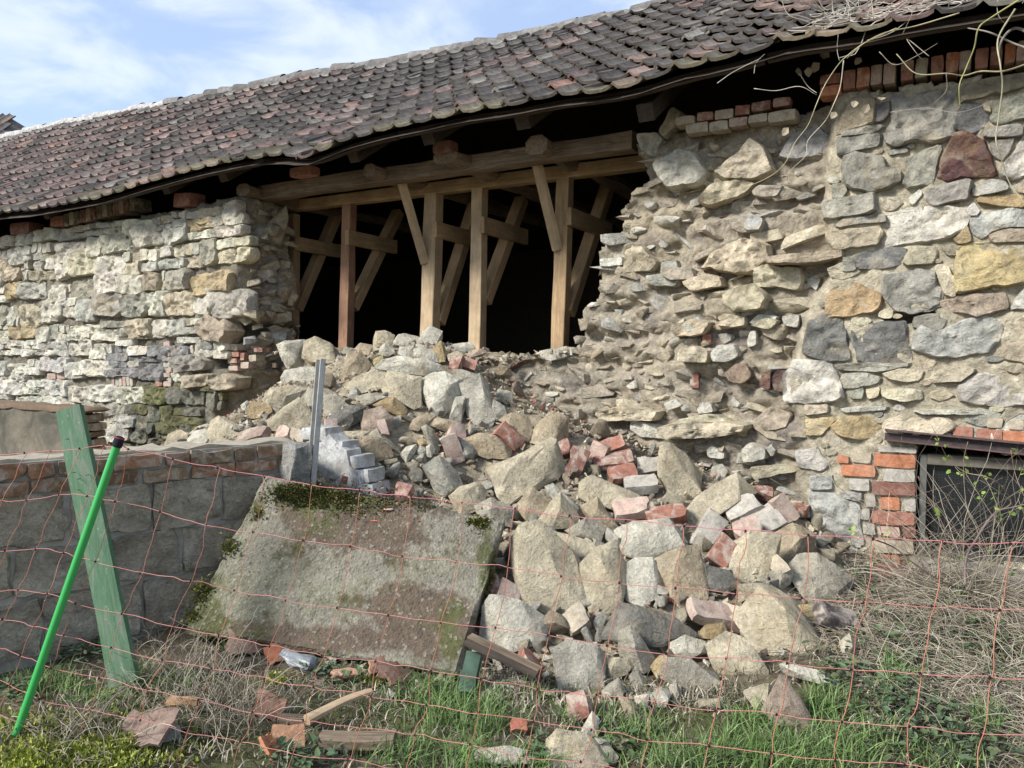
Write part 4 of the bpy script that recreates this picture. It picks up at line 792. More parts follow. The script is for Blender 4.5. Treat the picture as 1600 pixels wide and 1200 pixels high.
# the pen wall further back
V, F = brick_shape(2.6, .22, 1.1, 150, 1.2, 26, 3, 12); fw = empty('far_pen_wall', (-8.1, -1.2, 0), label='far pen wall with brown weathered render and a brick end', cat='wall')
mr, N, L, b = material('weathered_render', .92, .15); c = coords(N, L, False); n1 = noise(N, L, c, 3, 7, .65, .6)
L.new(mixc(N, L, ramp(N, L, n1, .35, .65), (.075, .07, .055), (.19, .165, .125)), b.inputs['Base Color']); bump(N, L, b, [(noise(N, L, c, 15, 7), .02, .6)])
put('rendered_face', mesh('rendered_face', V, F, mr, 40), fw, (-8.35, -1.1, .45)); V, F = brick_shape(2.9, .26, .05, 151, 1.2, 20, 3, 2); put('coping', mesh('coping', V, F, M_PLAIN, 40), fw, (-8.3, -1.1, 1.012), (.17, .12, .08))
for k in range(13):
    V, F = brick_shape(.16 if k % 2 else .11, .22, .065, 152 + k, 1.3); put('brick', mesh('brick', V, F, M_BRICK, 40), fw, (-6.98 - (0 if k % 2 else .02), -1.1, .02 + k * .076), tuple(np.array((.20, .15, .10)) * rng.uniform(.7, 1.2)))
# ------------------------------------------------------------------ metal post, green plank, green fence post
mp = empty('metal_post', at(485, 775, 4.55), label='grey galvanised steel channel post leaning beside the whitewashed stub', cat='post')
a, b = at(486, 800, 4.52), at(505, 562, 4.62); beam('web', a, b, .062, .007, M_METAL, mp, up=(-.35, -1, .1), color=(.36, .35, .32), n=2)
ax = (b - a) / np.linalg.norm(b - a); upv = np.array([-.35, -1, .1]); upv -= ax * (upv @ ax); upv /= np.linalg.norm(upv); sd = np.cross(upv, ax)
for s, cc in ((-1, (.42, .41, .38)), (1, (.33, .32, .295))): o = sd * s * .029 + upv * .017; beam('channel_flange', a + o, b + o, .007, .03, M_METAL, mp, up=tuple(upv), color=cc, n=2)
for t in (.93, .62):
    p = a + (b - a) * t + upv * .0042; th = np.linspace(0, 2 * math.pi, 10, endpoint=False); V = np.array([p + sd * math.cos(q) * .008 + ax * math.sin(q) * .008 + upv * h for h in (0, .001) for q in th])
    obj('bolt_hole', V, [list(range(10, 20))] + [[i, (i + 1) % 10, 10 + (i + 1) % 10, 10 + i] for i in range(10)], M_PLAIN, mp, color=(.02, .02, .02))
mg, N, L, b = material('peeling_green_paint', .7, .3); c = coords(N, L, False); mpp = N.new('ShaderNodeMapping'); mpp.inputs['Scale'].default_value = (2, 14, 14); L.new(c, mpp.inputs[0])
f1 = noise(N, L, mpp.outputs[0], 2.2, 7, .68, 1.2); f2 = noise(N, L, c, 30, 6, .65)
col = mixc(N, L, ramp(N, L, f1, .35, .65), (.058, .128, .066), (.105, .185, .108)); col = mixc(N, L, ramp(N, L, f1, .55, .63, 0, .85), col, (.16, .165, .13)); col = mixc(N, L, ramp(N, L, f2, .62, .7, 0, .7), col, (.32, .34, .27))
L.new(col, b.inputs['Base Color']); bump(N, L, b, [(f1, .01, .7), (f2, .003, .6)])
gp = empty('green_plank', at(194, 1065, 3.35), label='weathered plank with peeling green paint leaning against the block wall', cat='plank')
a, b = at(195, 1068, 3.36), at(109, 638, 3.62); beam('board', a, b, .125, .035, mg, gp, up=(.5, -1, .2), seed=5, rough=.05, n=14)
for x, y in [(118, 738), (126, 748), (139, 742), (125, 765), (146, 788), (108, 686)]:
    p = at(x, y, 3.53); V, F = tube([p, p + np.array([.02, -.03, .004])], .0022, 4); obj('nail', V, F, M_METAL, gp, color=(.12, .10, .09))
fp = empty('fence_post', at(9, 1190, 2.87), label='bright green fibreglass fence post with a black top cap', cat='post')
a, b = at(2, 1215, 2.87), at(185, 690, 2.87); V, F = tube([a, (a + b) / 2, b], .0150, 12, 1); mgp, N, L, bb = material('green_fibreglass', .35, .5); bb.inputs['Base Color'].default_value = (.045, .36, .085, 1); obj('rod', V, F, mgp, fp, 60)
FPTOP = b; ax = (b - a) / np.linalg.norm(b - a); V, F = tube([b - ax * .02, b + ax * .014, b + ax * .020], [.0185, .0185, .012], 12, 1); obj('cap', V, F, M_PLAIN, fp, 50, color=(.015, .013, .02))
V, F = tube([b + ax * .014, b + ax * .017], .0188, 12, 1); obj('cap_band', V, F, M_PLAIN, fp, 60, color=(.30, .05, .08))
# ------------------------------------------------------------------ toppled concrete slab
TLc, TRc, BRc, BLc = at(415, 742, 4.32), at(786, 812, 4.12), at(716, 1056, 3.55), at(284, 985, 3.92)
slabt = empty('concrete_slab', (BLc + BRc) / 2, label='toppled mossy concrete slab leaning on the foot of the rubble heap', cat='concrete slab')
nn_ = np.cross(TRc - TLc, BLc - TLc); nn_ /= np.linalg.norm(nn_); nn_ = nn_ if nn_ @ FWD < 0 else -nn_
def slabp(s, t): return (TLc * (1 - s) + TRc * s) * (1 - t) + (BLc * (1 - s) + BRc * s) * t
ms, N, L, b = material('old_concrete', .92, .15); c = coords(N, L, False); base = basecol(N, L, 'attr'); n1 = noise(N, L, c, 5, 7, .65, .5); n2 = noise(N, L, c, 55, 6, .7); vo = N.new('ShaderNodeTexVoronoi'); vo.inputs['Scale'].default_value = 75; L.new(c, vo.inputs['Vector'])
col = mixc(N, L, 1, base, ramp(N, L, n1, .3, .7, .75, 1.22), 'MULTIPLY'); col = mixc(N, L, 1, col, ramp(N, L, n2, .25, .75, .7, 1.3), 'MULTIPLY'); sep = N.new('ShaderNodeSeparateColor'); L.new(vo.outputs['Color'], sep.inputs[0])
col = mixc(N, L, ramp(N, L, sep.outputs[0], .9, .96, 0, .35), col, (.40, .37, .31)); vo2 = N.new('ShaderNodeTexVoronoi'); vo2.inputs['Scale'].default_value = 26; L.new(c, vo2.inputs['Vector']); col = mixc(N, L, ramp(N, L, vo2.outputs['Distance'], .08, .17, .75, 0), col, (.05, .045, .035))
L.new(col, b.inputs['Base Color']); bump(N, L, b, [(n1, .02, .5), (n2, .010, .8), (vo.outputs['Distance'], .008, .6)])
m_, k_ = 150, 104; s, t = np.meshgrid(np.linspace(0, 1, m_), np.linspace(0, 1, k_)); P = slabp(s[..., None], t[..., None]); e = np.minimum(np.minimum(s, 1 - s) * 1.4, np.minimum(t, 1 - t))
Pq = P.reshape(-1, 3); h = .010 * fbm(Pq, 5, 4, 170) + .0045 * vn(Pq * 42, 176) + .003 * vn(Pq * 75, 177) - .02 * (1 - sstep(0, .018, e.ravel())) * (1 + .8 * vn(Pq * 9, 171)); inpl = (np.stack([vn(Pq * 8, 172), vn(Pq * 8, 173), vn(Pq * 8, 174)], 1)) * (.016 * (e.ravel() < .001))[:, None]
Pt = Pq + nn_ * h[:, None] + inpl; Pb = Pq - nn_ * .11 + inpl; I = np.arange(m_ * k_).reshape(k_, m_); q = np.stack([I[:-1, :-1], I[1:, :-1], I[1:, 1:], I[:-1, 1:]], -1).reshape(-1, 4)
rim = np.concatenate([I[0, :], I[1:, -1], I[-1, -2::-1], I[-2:0:-1, 0]]); r2 = np.roll(rim, -1); o = m_ * k_
u = proj(Pq); gcol = np.array([.215, .195, .15]) * np.ones((len(Pq), 1)); nA = fbm(Pq, 7, 6, 175, .72)
gm = sstep(-.1, .45, nA + .5 * np.exp(-((u[:, 0] - 380) / 120) ** 2 - ((u[:, 1] - 930) / 60) ** 2) + .1)[:, None]; gcol = gcol * (1 - .5 * gm) + np.array([.19, .19, .125]) * .5 * gm
def blob(x, y, rx, ry): return np.exp(-((u[:, 0] - x) / rx) ** 2 - ((u[:, 1] - y) / ry) ** 2)
db = np.clip(blob(580, 815, 95, 45) + blob(520, 790, 80, 28) + blob(480, 1000, 160, 22) + blob(655, 960, 70, 40) + blob(690, 990, 30, 40), 0, 1); dk = .85 * sstep(.08, .42, db + .28 * nA)[:, None]; gcol = gcol * (1 - dk) + np.array([.105, .074, .052]) * dk
gy = np.clip(blob(520, 775, 110, 25) + blob(760, 860, 14, 60) + blob(705, 1000, 20, 50) + blob(320, 940, 25, 60), 0, 1); gk = .85 * sstep(.15, .6, gy + .35 * nA)[:, None]; gcol = gcol * (1 - gk) + np.array([.085, .09, .035]) * gk
slabm = obj('slab_body', np.concatenate([Pt, Pb]), np.concatenate([q, q[:, ::-1] + o, np.stack([rim, r2, r2 + o, rim + o], 1)]), ms, slabt, 40, np.concatenate([gcol, gcol]))
def uv_at(x, y):                                            # point of the slab's face seen at a pixel
    d = ray(x, y); return CAM + d * (((TLc - CAM) @ nn_) / (d @ nn_))
moss = Acc()
for x, y, rx, ry, n_, hgt in [(490, 775, 70, 18, 2200, .018), (560, 790, 60, 24, 1300, .014), (450, 770, 20, 12, 400, .018), (660, 790, 26, 16, 300, .012), (405, 802, 12, 9, 110, .018), (358, 855, 15, 16, 200, .020), (318, 925, 14, 22, 300, .022), (300, 962, 12, 12, 150, .02), (665, 825, 18, 22, 260, .012), (748, 817, 18, 7, 260, .024), (752, 850, 12, 30, 700, .02), (760, 890, 14, 44, 900, .016), (742, 950, 14, 40, 600, .014), (703, 1005, 22, 30, 600, .018), (615, 830, 10, 10, 90, .012), (735, 940, 10, 30, 200, .01)]:
    for _ in range(n_):
        a_ = rng.normal(0, .5, 2); p = uv_at(x + a_[0] * rx, y + a_[1] * ry) + nn_ * .004; g1, g2 = rng.normal(0, 1, 3), rng.normal(0, 1, 3); t1 = nn_ + .6 * g1; t1 /= np.linalg.norm(t1); wv = np.cross(t1, g2); wv /= np.linalg.norm(wv); l = hgt * rng.uniform(.5, 1.3)
        c0 = np.array([(.10, .10, .03), (.14, .145, .035), (.20, .20, .045), (.075, .07, .03)][rng.integers(4)]) * (1.15 if ry < 10 or x < 400 else .8)
        moss.add([p - wv * l * .35, p + wv * l * .35, p + t1 * l], [[0, 1, 2]], c0)
moss.obj('moss', M_LEAF, slabt, kind='stuff')
crumb = Acc()
for x, y, rx, ry, n_ in [(590, 800, 70, 35, 260), (650, 960, 60, 40, 320), (560, 770, 60, 20, 80), (690, 1000, 26, 40, 80)]:
    for _ in range(n_):
        a_ = rng.normal(0, .5, 2); p = uv_at(x + a_[0] * rx, y + a_[1] * ry) + nn_ * .003; V, F = CORE_R[rng.integers(10)]; crumb.add(V * rng.uniform(.006, .02) + p, F, np.array([(.26, .11, .07), (.2, .13, .09), (.35, .30, .23), (.14, .09, .07)][rng.integers(4)]))
crumb.obj('brick_crumbs', M_STONE_A, slabt, kind='stuff')
for x, y, r in [(607, 797, .035), (586, 815, .03), (655, 815, .03), (650, 825, .02), (700, 955, .025), (640, 985, .02)]:
    V, F = CORE_R[rng.integers(10)]; obj('brick_fragment', V * np.array([1.6, 1.2, .5]) * r + uv_at(x, y) + nn_ * .012, F, M_BRICK, slabt, 30, color=(.44, .15, .08))

# ------------------------------------------------------------------ the fallen stones
PAL = dict(w=(.57, .535, .445), c=(.51, .445, .325), t=(.41, .335, .235), g=(.39, .355, .285), l=(.46, .43, .36), d=(.18, .17, .15), o=(.43, .325, .185), y=(.47, .39, .21), p=(.40, .31, .245))
HEAP = []
def rubble(c, pts, col, label, toward=.10, thick=.62, dt=None):
    P = np.array(px(c, pts)); cen = P.mean(0); h, t = hit(cen[0], cen[1]); ext = np.ptp(P, axis=0); size = math.sqrt(ext[0] * ext[1]) / F_PX * t; t = t - size * toward - .02
    if h[1] > .12: t = float(proj(onY(cen[0], cen[1], .02))[2]) - size * .3
    r = np.random.default_rng(len(HEAP) + 500); T = thick * min(ext) / F_PX * t * 1.25 + .02; nF = FWD; Q = [at(x, y, t) for x, y in cen + (P - cen) * 1.13]; pts3 = []
    C0 = at(cen[0], cen[1], t)
    _, tv = hits(cen + (P - cen) * 1.13)
    for q, (x_, y_), v_ in zip(Q, cen + (P - cen) * 1.13, tv): pts3.append(at(x_, y_, float(np.clip(v_ - .02, t - .42 * size, t))) + nF * T * r.uniform(-.1, .1))
    up = UP * ext[1] / F_PX * t
    for k in range(3):
        i = r.integers(len(Q)); f = r.uniform(.25, .6); pts3.append(C0 + (Q[i] - C0) * f - nF * T * r.uniform(.32, .52) - up * r.uniform(-.05, .12))
    for k in range(4):
        i = r.integers(len(Q)); pts3.append(C0 + (Q[i] - C0) * r.uniform(.4, .75) + nF * T * r.uniform(.35, .6) - up * .05)
    V, F = hull_rock([tuple(p) for p in pts3], 4 if size > .3 else 3 if size > .12 else 2, .027, len(HEAP) + 20, .07)
    o = obj('rubble_stone', V, F, M_RUB, None, 30, color=tuple(np.clip(np.array(PAL[col]) * r.uniform(.9, 1.1) * np.array([1.01, 1, .965]), 0, .7)), label=label, cat='stone', group='stones of the fallen wall heap'); HEAP.append((cen, max(ext) / 2, t, label)); return o
def lbrick(c, seg, roll, col, label, wd=.115, hg=.068, mat=None, lift=.03, broken=None):
    (x0, y0), (x1, y1) = px(c, [seg[:2], seg[2:]]); h, t = hit((x0 + x1) / 2, (y0 + y1) / 2); d = t - .05 - lift
    a, b = at(x0, y0, d + rng.normal(0, .02)), at(x1, y1, d + rng.normal(0, .02)); X_ = b - a; ln = min(max(np.linalg.norm(X_), .07), .30); X_ /= np.linalg.norm(X_)
    up = -FWD * math.cos(math.radians(roll)) + UP * math.sin(math.radians(roll)); Z_ = up - X_ * (up @ X_); Z_ /= np.linalg.norm(Z_); Y_ = np.cross(Z_, X_)
    V, F = brick_shape(ln, wd, hg, len(HEAP) + 3, 1.3, broken=rng.random() < .5); R = Matrix(np.stack([X_, Y_, Z_], 1).tolist()).to_quaternion()
    o = put('loose_brick', mesh('loose_brick', V, F, mat or M_BRICK, 40), None, (a + b) / 2, tuple(np.array(col) * rng.uniform(.9, 1.1)), R, label=label, cat='brick', group='loose bricks in the rubble heap'); HEAP.append((np.array([(x0 + x1) / 2, (y0 + y1) / 2]), 22, d, label)); return o
for c, col, lb, pts in [
  ('T4','w','pale squared block crowning the very top of the rubble heap',[(810,210),(860,100),(920,60),(1010,100),(1010,160),(940,240),(850,225)]),
  ('T4','w','pale low wedge touching the left of the crowning block',[(615,180),(660,125),(720,115),(830,150),(800,215),(700,220),(630,205)]),
  ('T4','c','crumbly mortar lump standing against the dark opening left of the crowning block',[(450,170),(470,100),(540,90),(610,130),(600,200),(510,210),(440,230)]),
  ('T4','w','small pale rounded stone below the crumbly mortar lump',[(500,240),(540,195),(590,215),(620,270),(560,300),(500,285)]),
  ('T4','w','left one of two pale stones sitting on the wide flat slab stone',[(655,280),(670,225),(780,225),(795,300),(720,315)]),
  ('T4','w','right one of two pale stones sitting on the wide flat slab stone',[(788,245),(850,225),(960,270),(970,345),(900,345),(790,305)]),
  ('T4','w','wide flat pale slab stone lying level near the heap top',[(480,400),(540,340),(700,310),(860,330),(980,370),(1005,420),(990,460),(850,460),(700,440),(560,420)]),
  ('T4','o','shaded brownish stone tucked under the crowning block',[(950,230),(1010,180),(1050,260),(1040,340),(980,350)]),
  ('T4','w','pale slanting stone at the foot of the third timber post',[(1050,230),(1120,200),(1240,185),(1290,240),(1200,270),(1060,262)]),
  ('T4','c','cream stone just below the slanting stone at the third post',[(1060,290),(1140,260),(1220,290),(1180,335),(1080,340)]),
  ('T4','p','thin pinkish slab lying beside the third post foot',[(1210,285),(1350,240),(1390,270),(1340,305),(1230,320)]),
  ('T4','t','lump of broken masonry with mortar above two wall bricks',[(1310,430),(1400,380),(1560,400),(1590,460),(1540,490),(1340,478)]),
  ('T4','l','bluish grey sloping stone right of the wide flat slab',[(1090,420),(1180,415),(1320,460),(1290,510),(1200,530),(1130,480)]),
  ('T4','l','tall grey squared block with a pecked face leaning on the heap',[(1175,545),(1330,470),(1380,530),(1420,650),(1460,800),(1420,880),(1300,890),(1240,780),(1190,640)]),
  ('T4','l','grey stone tucked against the right edge of the tall pecked block',[(1390,690),(1450,665),(1530,720),(1550,790),(1470,830),(1420,760)]),
  ('T4','l','narrow upright grey stone left of the tall pecked block',[(1080,830),(1130,650),(1210,645),(1200,760),(1170,860)]),
  ('T4','w','small pale cube shaped stone under the two wall bricks',[(1465,640),(1490,580),(1590,600),(1600,660),(1540,695)]),
  ('T4','c','large cream boulder under the left half of the flat slab',[(525,580),(580,440),(680,450),(830,490),(840,620),(830,710),(780,735),(680,680),(560,640)]),
  ('T4','w','large pitted boulder narrowing downwards under the right of the flat slab',[(840,510),(940,460),(1040,440),(1170,500),(1185,620),(1120,700),(1010,800),(940,770),(880,680),(855,600)]),
  ('T4','c','cream sloping boulder left of the two big boulders',[(225,560),(300,480),(440,425),(560,450),(530,560),(410,575),(320,610)]),
  ('T4','y','small yellowish stone at the left tip of the flat slab',[(440,380),(450,330),(520,300),(530,350),(470,410)]),
  ('T4','t','large tan slab propped upright near the second post foot',[(180,470),(240,290),(330,260),(430,390),(340,450),(240,520),(200,560)]),
  ('T4','t','small tan stone right of the propped tan slab',[(380,330),(430,280),(480,300),(470,360),(420,385)]),
  ('T4','t','dusty stone on the rim above the propped tan slab',[(290,240),(340,195),(430,210),(440,270),(370,285)]),
  ('T4','g','small grey stone on the rim right below the second post',[(180,270),(220,225),(290,240),(270,290)]),
  ('T3','c','cream angular stone behind the top of the metal post',[(1260,390),(1270,290),(1350,260),(1480,320),(1540,390),(1500,460),(1330,480),(1250,420)]),
  ('T4','g','grey layered stone below the cream sloping boulder',[(310,640),(420,610),(550,640),(500,685),(370,715)]),
  ('T4','o','orange tan wedge stone overhanging a dark gap mid heap',[(450,710),(560,650),(620,645),(720,740),(700,810),(620,775),(540,730)]),
  ('T4','p','pinkish cream block below the orange tan wedge',[(345,850),(380,760),(510,730),(600,820),(600,920),(480,930),(370,930)]),
  ('T4','d','dark flat stone overhanging the hollow behind the whitewashed stub',[(80,800),(250,720),(370,730),(350,830),(240,890),(120,860)]),
  ('T4','g','grey white rounded stone immediately right of the metal post',[(40,640),(130,620),(210,680),(240,720),(120,780),(30,800)]),
  ('T4','t','tan slab stone lying below the pitted boulder',[(750,900),(780,830),(860,790),(960,800),(930,880),(820,920)]),
  ('T4','t','long tan flat stone left below the narrow upright stone',[(920,880),(960,820),(1100,830),(1190,890),(1180,940),(1060,930)]),
  ('T4','g','long grey stone leaning left of the pink topped brick',[(850,900),(890,880),(940,920),(1000,1050),(970,1110),(900,1030)]),
  ('T4','t','big brown rounded boulder below the tall pecked block',[(1210,1000),(1330,950),(1450,960),(1580,1080),(1560,1150),(1400,1140),(1230,1090)]),
  ('T4','g','small grey stone between pink brick and tall pecked block',[(1210,930),(1260,870),(1330,900),(1240,965)]),
  ('T4','t','blocky stone with a dirt capped top right of the whitewashed stub',[(300,980),(370,970),(500,990),(580,1060),(600,1130),(480,1170),(340,1140),(310,1080)]),
  ('T4','g','sharp grey stone sloping behind the dirt capped block',[(410,960),(480,915),(560,1000),(650,1060),(660,1110),(560,1040)]),
  ('T4','c','flat cream stone on top of the whitewashed stub',[(90,950),(160,930),(400,930),(370,1005),(240,1030),(220,1000)]),
  ('T4','w','pale pointed stone in the cluster of small stones mid heap',[(670,1120),(720,1060),(800,1040),(790,1110),(720,1190)]),
  ('T4','w','smallest of the pale stones in the mid heap cluster',[(800,1080),(840,1050),(880,1080),(870,1150),(820,1135)]),
  ('T4','w','egg shaped pale stone in the mid heap cluster',[(885,1060),(920,1035),(960,1080),(930,1140),(890,1135)]),
  ('T4','o','small ochre stone above the mid heap cluster',[(810,1005),(850,990),(890,1030),(830,1055)]),
  ('T4','c','thin cream flake lying left of the ochre stone',[(650,990),(690,970),(750,980),(730,1012),(660,1012)]),
  ('D3','l','broad grey stone at the base of the mid heap cluster',[(240,300),(270,290),(300,380)] if 0 else [(-60,430),(-110,330),(-40,280),(40,350),(70,420),(-20,450)]),
  ('D3','c','long squared cream block lying askew in mid heap',[(200,330),(460,210),(490,215),(530,330),(500,370),(280,490),(240,450)]),
  ('D3','t','upright grey tan boulder behind the squared cream block',[(390,210),(410,140),(480,70),(550,100),(550,180),(500,230),(430,220)]),
  ('D3','t','rounded stone above the red tilted brick',[(240,110),(300,75),(370,90),(395,170),(360,205),(290,140)]),
  ('D3','c','tall cream boulder beside the grey brick end',[(985,240),(1030,220),(1100,270),(1165,360),(1165,430),(1100,510),(1030,460),(980,360)]),
  ('D3','c','cream wedge under the pile of bricks mid heap',[(610,400),(670,365),(880,460),(850,490),(760,520),(640,480),(615,460)]),
  ('D3','w','narrow pale stone left of the cream wedge under the bricks',[(455,420),(490,405),(600,510),(590,545),(520,470),(465,460)]),
  ('D3','c','pyramid shaped stone above the largest boulder',[(415,580),(480,490),(520,450),(600,550),(590,600),(480,610)]),
  ('D3','t','dark brown stone in the gap under the squared cream block',[(320,500),(390,425),(480,480),(440,560),(360,565)]),
  ('D3','c','cream stone just beyond the upper right corner of the concrete slab',[(10,460),(60,420),(130,400),(180,440),(150,510),(60,545)]),
  ('D3','g','grey stone touching the upper right corner of the concrete slab',[(130,510),(200,470),(290,510),(290,600),(230,590),(150,560)]),
  ('D3','w','white faced broad block in the middle right of the heap',[(785,620),(860,580),(1010,570),(1070,640),(1080,690),(960,740),(850,735),(790,690)]),
  ('D3','c','largest boulder of the heap right of the concrete slab',[(300,680),(340,600),(430,580),(560,700),(630,820),(640,920),(600,980),(440,1030),(340,960),(310,800)]),
  ('D3','c','cream stone resting on the shoulder of the largest boulder',[(450,620),(560,640),(700,680),(660,745),(600,755),(560,690)]),
  ('D3','g','grey stone behind the shoulder of the largest boulder',[(550,620),(640,560),(720,600),(700,665),(590,645)]),
  ('D3','t','triangular tan stone right of the pyramid stone',[(620,510),(690,470),(780,600),(700,615),(640,560)]),
  ('D3','c','second largest boulder leaning on the largest one',[(620,780),(700,700),(770,680),(820,800),(800,960),(720,1010),(660,1010),(640,900)]),
  ('D3','w','stone with a pale round face above a dark underside',[(800,800),(870,750),(940,750),(1000,860),(960,930),(890,960),(840,940),(810,900)]),
  ('D3','t','greenish cream boulder below the red tilted brick pair',[(970,760),(1080,700),(1150,700),(1200,830),(1190,920),(1100,980),(1040,940),(1000,850)]),
  ('D3','c','long cream stone rising towards the wall above the right bricks',[(1105,520),(1180,450),(1330,360),(1420,450),(1290,530),(1200,575),(1130,595)]),
  ('D3','c','large two toned block at the right of the heap',[(1295,700),(1400,630),(1530,640),(1510,780),(1460,860),(1350,860),(1300,770)]),
  ('D3','c','small cream stone below the two toned block',[(1345,870),(1460,865),(1400,930),(1350,950)]),
  ('D3','t','grey brown stone behind the two toned block near the wall',[(1500,650),(1600,590),(1690,640),(1680,720),(1600,760),(1530,770)]),
  ('D3','d','dark shaded stone under the red brick pair',[(1190,780),(1300,810),(1345,870),(1290,905),(1200,890)]),
  ('D4','g','large grey flat stone at the right edge of the heap',[(520,720),(560,680),(640,670),(800,780),(770,840),(720,920),(620,900),(540,800)]),
  ('D4','c','huge tilted slab stone at the lower right of the heap',[(265,970),(380,830),(440,840),(540,900),(620,1000),(700,1160),(690,1180),(520,1140),(390,1120),(330,1040)]),
  ('D4','g','grey stone between the two toned block and the flat grey stone',[(420,760),(470,720),(530,740),(510,805),(460,835)]),
  ('D4','y','yellowish stone peeping from behind the huge tilted slab',[(540,910),(630,900),(660,960),(600,985)]),
  ('D4','w','small white stone lying alone right of the huge tilted slab',[(750,1080),(790,1040),(830,1100),(800,1145),(760,1130)]),
  ('E7','o','small ochre stone left of the huge tilted slab',[(1150,420),(1230,340),(1300,340),(1320,400),(1250,440)]),
  ('E7','c','big pale boulder at the front below the huge tilted slab',[(1210,480),(1330,420),(1430,450),(1550,620),(1540,690),(1350,725),(1260,610)]),
  ('E8','w','pale flat plank shaped stone low at the right front',[(190,590),(260,590),(520,660),(510,715),(400,695),(230,655)]),
  ('E8','p','tan triangular slab half sunk in the grass at the front',[(90,860),(190,670),(230,680),(350,900),(360,960),(260,980),(150,920)]),
  ('E8','c','cream stone left of the tan triangular slab',[(-20,760),(110,700),(130,720),(100,835),(40,845)]),
  ('E7','l','pale topped block with a dark lower half at the front',[(330,500),(400,460),(560,480),(610,540),(600,660),(590,725),(480,770),(360,760),(340,640)]),
  ('E7','d','large dark slab sunk in the lower middle of the heap',[(640,380),(700,250),(800,250),(1000,310),(1120,400),(1100,450),(900,490),(700,450),(610,440)]),
  ('E7','g','grey pebbly stone standing on the dark sunken slab',[(700,400),(760,370),(830,450),(910,570),(840,635),(770,590),(700,505)]),
  ('E7','g','long smooth grey stone in the lower middle',[(980,560),(1110,560),(1240,640),(1285,700),(1270,780),(1200,785),(1060,725),(960,670)]),
  ('E7','w','crumbly white mortar lump above the long smooth grey stone',[(1000,460),(1080,420),(1190,460),(1200,515),(1090,565),(1000,525)]),
  ('E7','o','ochre stone left end of the long smooth grey stone',[(880,600),(930,540),(980,530),(975,645),(920,665)]),
  ('E7','c','cream stone right of the dark bottomed block',[(610,570),(700,550),(780,590),(740,645),(640,675)]),
  ('E7','g','pointed grey stone standing upright low in front',[(760,660),(800,600),(850,680),(850,745),(780,775)]),
  ('E7','g','split grey stone right below the dark bottomed block',[(600,740),(690,670),(730,740),(620,795)]),
  ('E7','t','brown tapering stone right of the split grey stone',[(690,765),(760,790),(820,850),(800,895),(740,885)]),
  ('E7','w','white upright stone in front of the dark bottomed block',[(460,1010),(540,870),(580,910),(570,1000),(510,1035)]),
  ('E7','c','squared buff block at the very front of the heap',[(290,1030),(350,970),(500,1000),(610,1100),(620,1160),(570,1210),(300,1210)]),
  ('E7','w','white slab lying at the bottom front left of the buff block',[(-130,1085),(60,1065),(215,1105),(200,1165),(0,1160),(-130,1150)]),
  ('E7','g','grey stone leaning on the right of the buff block',[(560,1020),(620,1030),(690,1120),(670,1175),(620,1115)]),
  ('E7','t','small brown stone right of the buff block',[(670,1035),(750,1020),(770,1065),(690,1085)]),
  ('D3','l','squared pale block right beside the lower corner of the concrete slab',[(160,1110),(170,980),(200,930),(330,950),(440,1020),(420,1130),(290,1170)]),
  ('E7','c','small cream stone below the big pale front boulder',[(1160,795),(1270,790),(1280,840),(1170,840)]),
  ('E7','g','thin grey stone under the long smooth grey stone',[(990,725),(1030,690),(1060,760),(1050,825),(1010,810)]),
  ('E7','w','white crumbled stone below the ochre end stone',[(880,765),(940,720),(1000,760),(960,835),(900,835)]),
  ('E7','w','small white stone left of the white crumbled stone',[(790,775),(870,760),(860,835),(800,825)]),
  ('T3','w','white topped wedge block balanced left of the metal post',[(1030,320),(1090,290),(1250,280),(1260,370),(1240,500),(1120,515),(1080,420)]),
  ('T3','w','smooth rounded pale block under the white topped wedge',[(1070,590),(1110,530),(1220,510),(1370,500),(1400,590),(1390,650),(1200,675),(1090,640)]),
  ('T3','c','cream boulder under the smooth rounded block',[(920,770),(990,680),(1110,650),(1260,690),(1210,750),(1050,870),(960,830)]),
  ('T3','g','grey white stone crossing behind the middle of the metal post',[(1240,760),(1300,680),(1450,690),(1600,810),(1500,900),(1330,890),(1270,820)]),
  ('T3','c','big peaked boulder left of the metal post above the wall end',[(940,960),(1080,840),(1200,760),(1250,800),(1320,910),(1310,1010),(1080,1030),(950,1010)]),
  ('T3','o','ochre block left of the cream boulder by the wall',[(790,830),(830,790),(960,800),(980,870),(900,920),(800,920)]),
  ('T3','w','small white stone left against the ochre block',[(730,820),(780,780),(810,800),(790,890),(740,865)]),
  ('T3','c','big cream stone with a flat face lying on the block wall top',[(460,1020),(480,950),(540,915),(690,980),(720,1050),(520,1140),(470,1090)]),
  ('T3','w','white stone at the left of the flat faced stone on the block wall',[(290,1100),(330,1040),(430,1020),(490,1110),(400,1165),(280,1165)]),
  ('T3','c','leftmost cream stone lying on the block wall top',[(90,1165),(130,1060),(200,1020),(300,1060),(280,1175)]),
  ('T3','t','tan stone behind the flat faced stone on the block wall',[(620,940),(700,880),(750,890),(730,960),(660,975)]),
  ('T3','w','pale stone above the left stones on the block wall',[(300,1050),(380,990),(460,970),(440,1025),(340,1065)])]:
    rubble(c, pts, col, lb)
